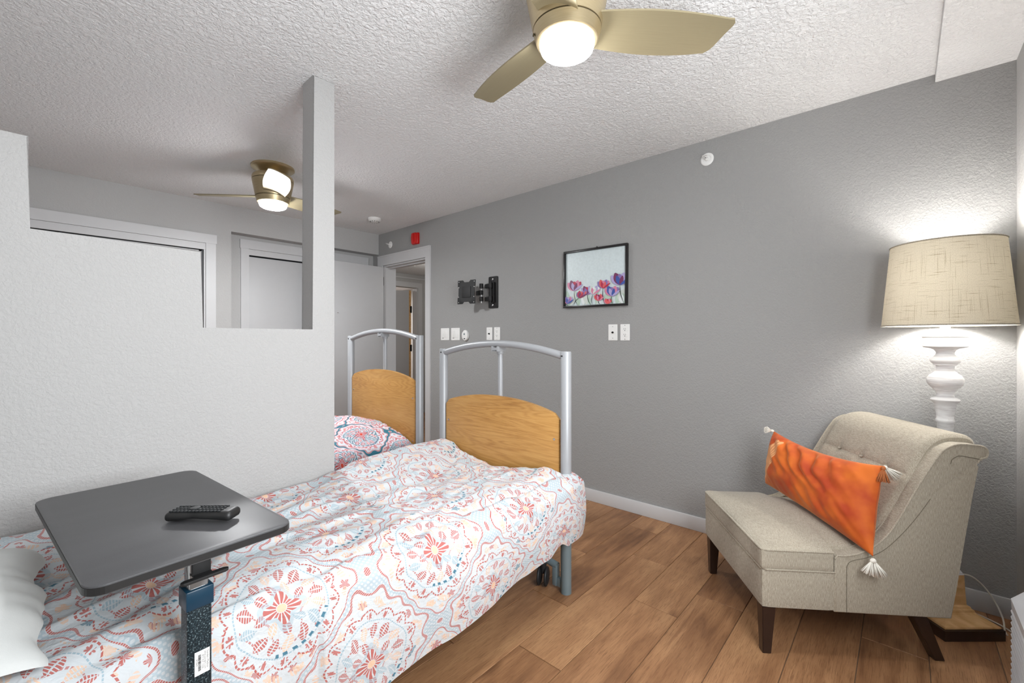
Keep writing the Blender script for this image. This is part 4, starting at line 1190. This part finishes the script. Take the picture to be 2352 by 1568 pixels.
# ------------------------------------------------------------------ orange cushion
def chair_world(a, b_, z):
    return Vector((1.911+a*math.cos(PH)+b_*math.sin(PH), 0.410+a*math.sin(PH)-b_*math.cos(PH), z))
RT, RB_, LT, LB = chair_world(0.045, 0.470, 0.738), chair_world(-0.045, 0.372, 0.428), chair_world(0.605, 0.330, 0.752), chair_world(0.600, 0.285, 0.485)
cc = (RT+RB_+LT+LB)/4
cush_root = empty('throw_cushion', tuple(cc), 0, 'long orange velvet cushion with white tassels propped on the beige chair', 'cushion')
def cushion_pt(u, v, side):
    top_ = RT.lerp(LT, u); bot = RB_.lerp(LB, u)
    p = bot.lerp(top_, v)
    cu_ = 1-(2*u-1)**2; cv_ = 1-(2*v-1)**2
    # sagging upper edge, inward-curving seams
    p = p - (top_-bot).normalized()*0.030*cu_*v**1.5 + (top_-bot).normalized()*0.008*cu_*(1-v)
    along = (LT-RT).normalized()
    p = p + along*0.012*cv_*(1-u)**3 - along*0.006*cv_*u**3
    n_ = (LT-RT).cross(RT-RB_).normalized()
    t_ = (max(0, 1-abs(2*u-1)**3.2)**0.55)*(max(0, 1-abs(2*v-1)**2.6)**0.55)
    wr = 0.0
    env = math.exp(-((u-0.55)/0.34)**2)
    ph_ = (u*1.0-v*0.42)
    wr += 0.0115*math.sin(ph_*44+2.5*noise.noise(Vector((u*4, v*4, 1))))*env*sstep(0.30, 0.75, v)
    wr += 0.006*noise.noise(Vector((u*16-v*6, v*5, 2)))
    wr += 0.005*noise.noise(Vector((u*7, v*7, 6)))
    return p + n_*side*(0.088*t_+wr*min(1, t_*1.6))
nrm = (LT-RT).cross(RT-RB_).normalized()
front_sign = 1 if nrm.dot(Vector((0, 0, 1.23))-cc*Vector((1, 1, 1)).length*0+(-cc)) > 0 else -1
NU, NV = 130, 70; V, UV, F = [], [], []
for s in (0, 1):
    for i in range(NU+1):
        for j in range(NV+1):
            u, v = i/NU, j/NV
            V.append(cushion_pt(u, v, front_sign if s == 0 else -front_sign*0.8)-cc); UV.append((u, v))
Wn = (NU+1)*(NV+1)
for s in (0, 1):
    for i in range(NU):
        for j in range(NV):
            a = s*Wn+i*(NV+1)+j; q = (a, a+1, a+NV+2, a+NV+1); F.append(q if s else q[::-1])
cm = mobj('cushion_cover', V, F, M['velvet'], cush_root, True, UV)
M['tassel'] = plain('tassel_yarn', srgb(232, 228, 218), 0.85, vary=0.08, scale=200)
M['tassel2'] = plain('tassel_yarn_copper', srgb(176, 104, 58), 0.85, vary=0.1, scale=200)
def tassel(p, d, L, spread, mat, n=90, seed=1):
    rr = random.Random(seed); d = Vector(d).normalized(); x, y = frame_of(d); V, F = [], []
    p = p-cc
    atube(V, F, [p, p+d*0.006, p+d*0.012, p+d*0.016], [0.003, 0.007, 0.007, 0.004], 10)
    for k_ in range(n):
        a = rr.random()*2*PI; q = math.sqrt(rr.random())
        o_ = (x*math.cos(a)+y*math.sin(a))*q
        atube(V, F, [p+d*0.014+o_*0.003, p+d*(0.014+L*0.5)+o_*spread*0.6, p+d*(0.014+L*(0.92+0.12*rr.random()))+o_*spread], 0.0011, 4)
    tag(mobj('tassel', V, F, mat, cush_root, True), label='copper brown tassel' if mat is M['tassel2'] else None)
cdir = (Vector((0, 0, 1.23))-RT).normalized()
rgt = Vector((0.665, -0.747, 0))
tassel(RT+cdir*0.010, rgt*0.75+Vector((0, 0, -0.62)), 0.050, 0.022, M['tassel'], seed=1)
tassel(RT+cdir*0.016, rgt*-0.10+Vector((0, 0, -1)), 0.046, 0.024, M['tassel2'], seed=2)
tassel(RB_+cdir*0.012+Vector((0, 0, -0.006)), rgt*0.42+Vector((0, 0, -1)), 0.052, 0.022, M['tassel'], seed=3)
tassel(RB_+cdir*0.008+Vector((0, 0, -0.006)), rgt*-0.40+Vector((0, 0, -1)), 0.046, 0.020, M['tassel'], seed=4)
tassel(LT, rgt*-0.5+Vector((0, 0, 0.1)), 0.030, 0.018, M['tassel'], seed=5)

# ------------------------------------------------------------------ floor lamp
LX, LY = 2.676, -0.136
lamp = empty('floor_lamp', (LX, LY, 0), 0, 'floor lamp with whitewashed turned column and beige drum shade in corner', 'lamp')
sc_ = 0.000454; zf = lambda yz: HEYE-(480+yz/2.957-777.5)*0.00190
pr_ = [(840, 30), (843, 166), (856, 170), (868, 168), (872, 160), (878, 162), (925, 160), (932, 162), (938, 150), (945, 100), (955, 78), (972, 64), (985, 66), (1000, 82), (1010, 100), (1018, 108), (1032, 108), (1042, 98), (1050, 84), (1056, 86), (1062, 66), (1085, 62), (1098, 66), (1104, 80), (1112, 88), (1125, 112), (1145, 130), (1165, 133), (1185, 126), (1205, 105), (1218, 86), (1226, 84), (1236, 68), (1255, 62), (1272, 66), (1284, 100), (1292, 106), (1302, 100), (1312, 84), (1340, 74), (1380, 66), (1415, 62), (1424, 68), (1434, 70), (1444, 66), (1450, 60), (1520, 58)]
pr_ = [(h*sc_, zf(y)) for y, h in pr_]
low = [(0.0275, 0.80), (0.031, 0.79), (0.036, 0.775), (0.031, 0.76), (0.027, 0.70), (0.034, 0.60), (0.046, 0.50), (0.052, 0.42), (0.046, 0.36), (0.034, 0.32), (0.031, 0.30), (0.046, 0.29), (0.050, 0.28), (0.046, 0.265), (0.036, 0.26), (0.036, 0.232)]
lathe('column', [(0.0, pr_[0][1])]+pr_+low+[(0.0, 0.23)], M['whitewash'], lamp, 40)
RB = Matrix.Rotation(math.radians(-93+45), 4, 'Z')
def sq_stack(name, secs, mat):
    bm = bmesh.new(); prev = None
    for (h, z) in secs:
        ring = [bm.verts.new(RB @ Vector((sx*h, sy*h, z))) for (sx, sy) in ((-1, -1), (1, -1), (1, 1), (-1, 1))]
        if prev:
            for i in range(4): bm.faces.new((prev[i], prev[(i+1) % 4], ring[(i+1) % 4], ring[i]))
        else: bm.faces.new(ring[::-1])
        prev = ring
    bm.faces.new(prev)
    return bobj(name, bm, mat, lamp)
sq_stack('plinth', [(0.124, 0.0), (0.124, 0.042)], M['darkwood'])
sq_stack('base', [(0.114, 0.042), (0.116, 0.046), (0.114, 0.052), (0.068, 0.074), (0.064, 0.080), (0.062, 0.088), (0.056, 0.092), (0.054, 0.098), (0.046, 0.102)], M['pine'])
sq_stack('pedestal', [(0.046, 0.100), (0.043, 0.16), (0.041, 0.225)], M['pine'])
sq_stack('cap', [(0.041, 0.225), (0.034, 0.240), (0.030, 0.244)], M['whitewash'])
tube('neck', [(0, 0, 1.235), (0, 0, 1.285)], 0.0165, M['plate'], lamp, 20)
tube('stem', [(0, 0, 1.285), (0, 0, 1.40)], 0.006, M['plate'], lamp, 12)
# shade: tapered drum, outer linen and white lining
rb_, rt_, zb_, zt_ = 0.213, 0.182, 1.287, 1.640
V, UV, F = [], [], []; n = 96; mrows = 14
for i in range(mrows+1):
    q = i/mrows
    for k_ in range(n+1):
        a = 2*PI*k_/n; r = rb_+(rt_-rb_)*q; V.append((r*math.cos(a), r*math.sin(a), zb_+(zt_-zb_)*q)); UV.append((k_/n, q*0.35))
for i in range(mrows):
    for k_ in range(n): a = i*(n+1)+k_; F.append((a, a+1, a+n+2, a+n+1))
sh = mobj('lamp_shade', V, F, M['shade'], lamp, True, UV)
for nm, rr, zz in (('rim', rb_, zb_), ('rim', rt_, zt_)):
    tube(nm, [((rr+0.0005)*math.cos(2*PI*k_/64), (rr+0.0005)*math.sin(2*PI*k_/64), zz) for k_ in range(64)], 0.0028, M['linen'], sh, 8, closed=True)
V, F = [], []
for k_ in range(3):
    a = 2*PI*k_/3+0.4; atube(V, F, [(0, 0, zt_-0.015), (rt_*math.cos(a), rt_*math.sin(a), zt_-0.004)], 0.002, 6)
mobj('spider_fitting', V, F, M['chrome'], sh)
lathe('finial', [(0, zt_-0.02), (0.006, zt_-0.02), (0.008, zt_+0.004), (0.010, zt_+0.014), (0.006, zt_+0.022), (0, zt_+0.024)], M['plate'], sh, 16)
lathe('bulb', [(0, 1.40), (0.014, 1.405), (0.014, 1.425), (0.030, 1.455), (0.030, 1.475), (0.020, 1.495), (0, 1.500)], M['bulb'], lamp, 24)
L = add_light('lamp_bulb_light', 'POINT', (0, 0, 1.465), 27, (1.0, 0.97, 0.93), radius=0.045); L.parent = lamp
# cords
cd = tube('power_cord', spline([(2.735, -0.175, 0.20), (2.790, -0.220, 0.185), (2.835, -0.262, 0.14), (2.838, -0.300, 0.08), (2.800, -0.318, 0.035), (2.745, -0.318, 0.006), (2.720, -0.322, 0.004)], 8), 0.0032, M['cord'], None, 8)
cd.data.transform(Matrix.Translation((-LX, -LY, 0))); cd.parent = lamp
cd2 = tube('flat_cable', spline([(2.858, -0.20, 0.004), (2.83, -0.262, 0.004), (2.79, -0.315, 0.004), (2.74, -0.344, 0.004), (2.62, -0.352, 0.004)], 8), 0.0030, M['cord'], None, 8)
tag(cd2, 'thin white cable lying flat on the floor along the corner baseboard', 'cable')

# wall heater under the window, right edge of the picture
t = empty('wall_heater', (1.75, YWIN, 0), 0, 'white ribbed wall heater in the lower corner beside the floor lamp', 'heater')
hx0, hx1, hy = -0.75, 0.55, 0.090
prof_h = [(0.0, 0.02), (hy-0.016, 0.02), (hy-0.016, 0.285), (hy-0.002, 0.290), (hy+0.000, 0.325), (hy-0.018, 0.345), (0.025, 0.400), (0.0, 0.410)]
prism('casing', prof_h, hx0, hx1, 'YZ', M['skin_heater'], t)
z = 0.030
while z < 0.280:
    lv = prism('louver', [(hy-0.017, z), (hy-0.003, z+0.002), (hy+0.001, z+0.007), (hy-0.002, z+0.013), (hy-0.017, z+0.017)], hx0+0.01, hx1-0.002, 'YZ', M['skin_heater'], t)
    z += 0.0205
box('top_grille', (hx0+0.05, 0.016, 0.398), (hx1-0.05, 0.030, 0.402), M['steelblue'], t)
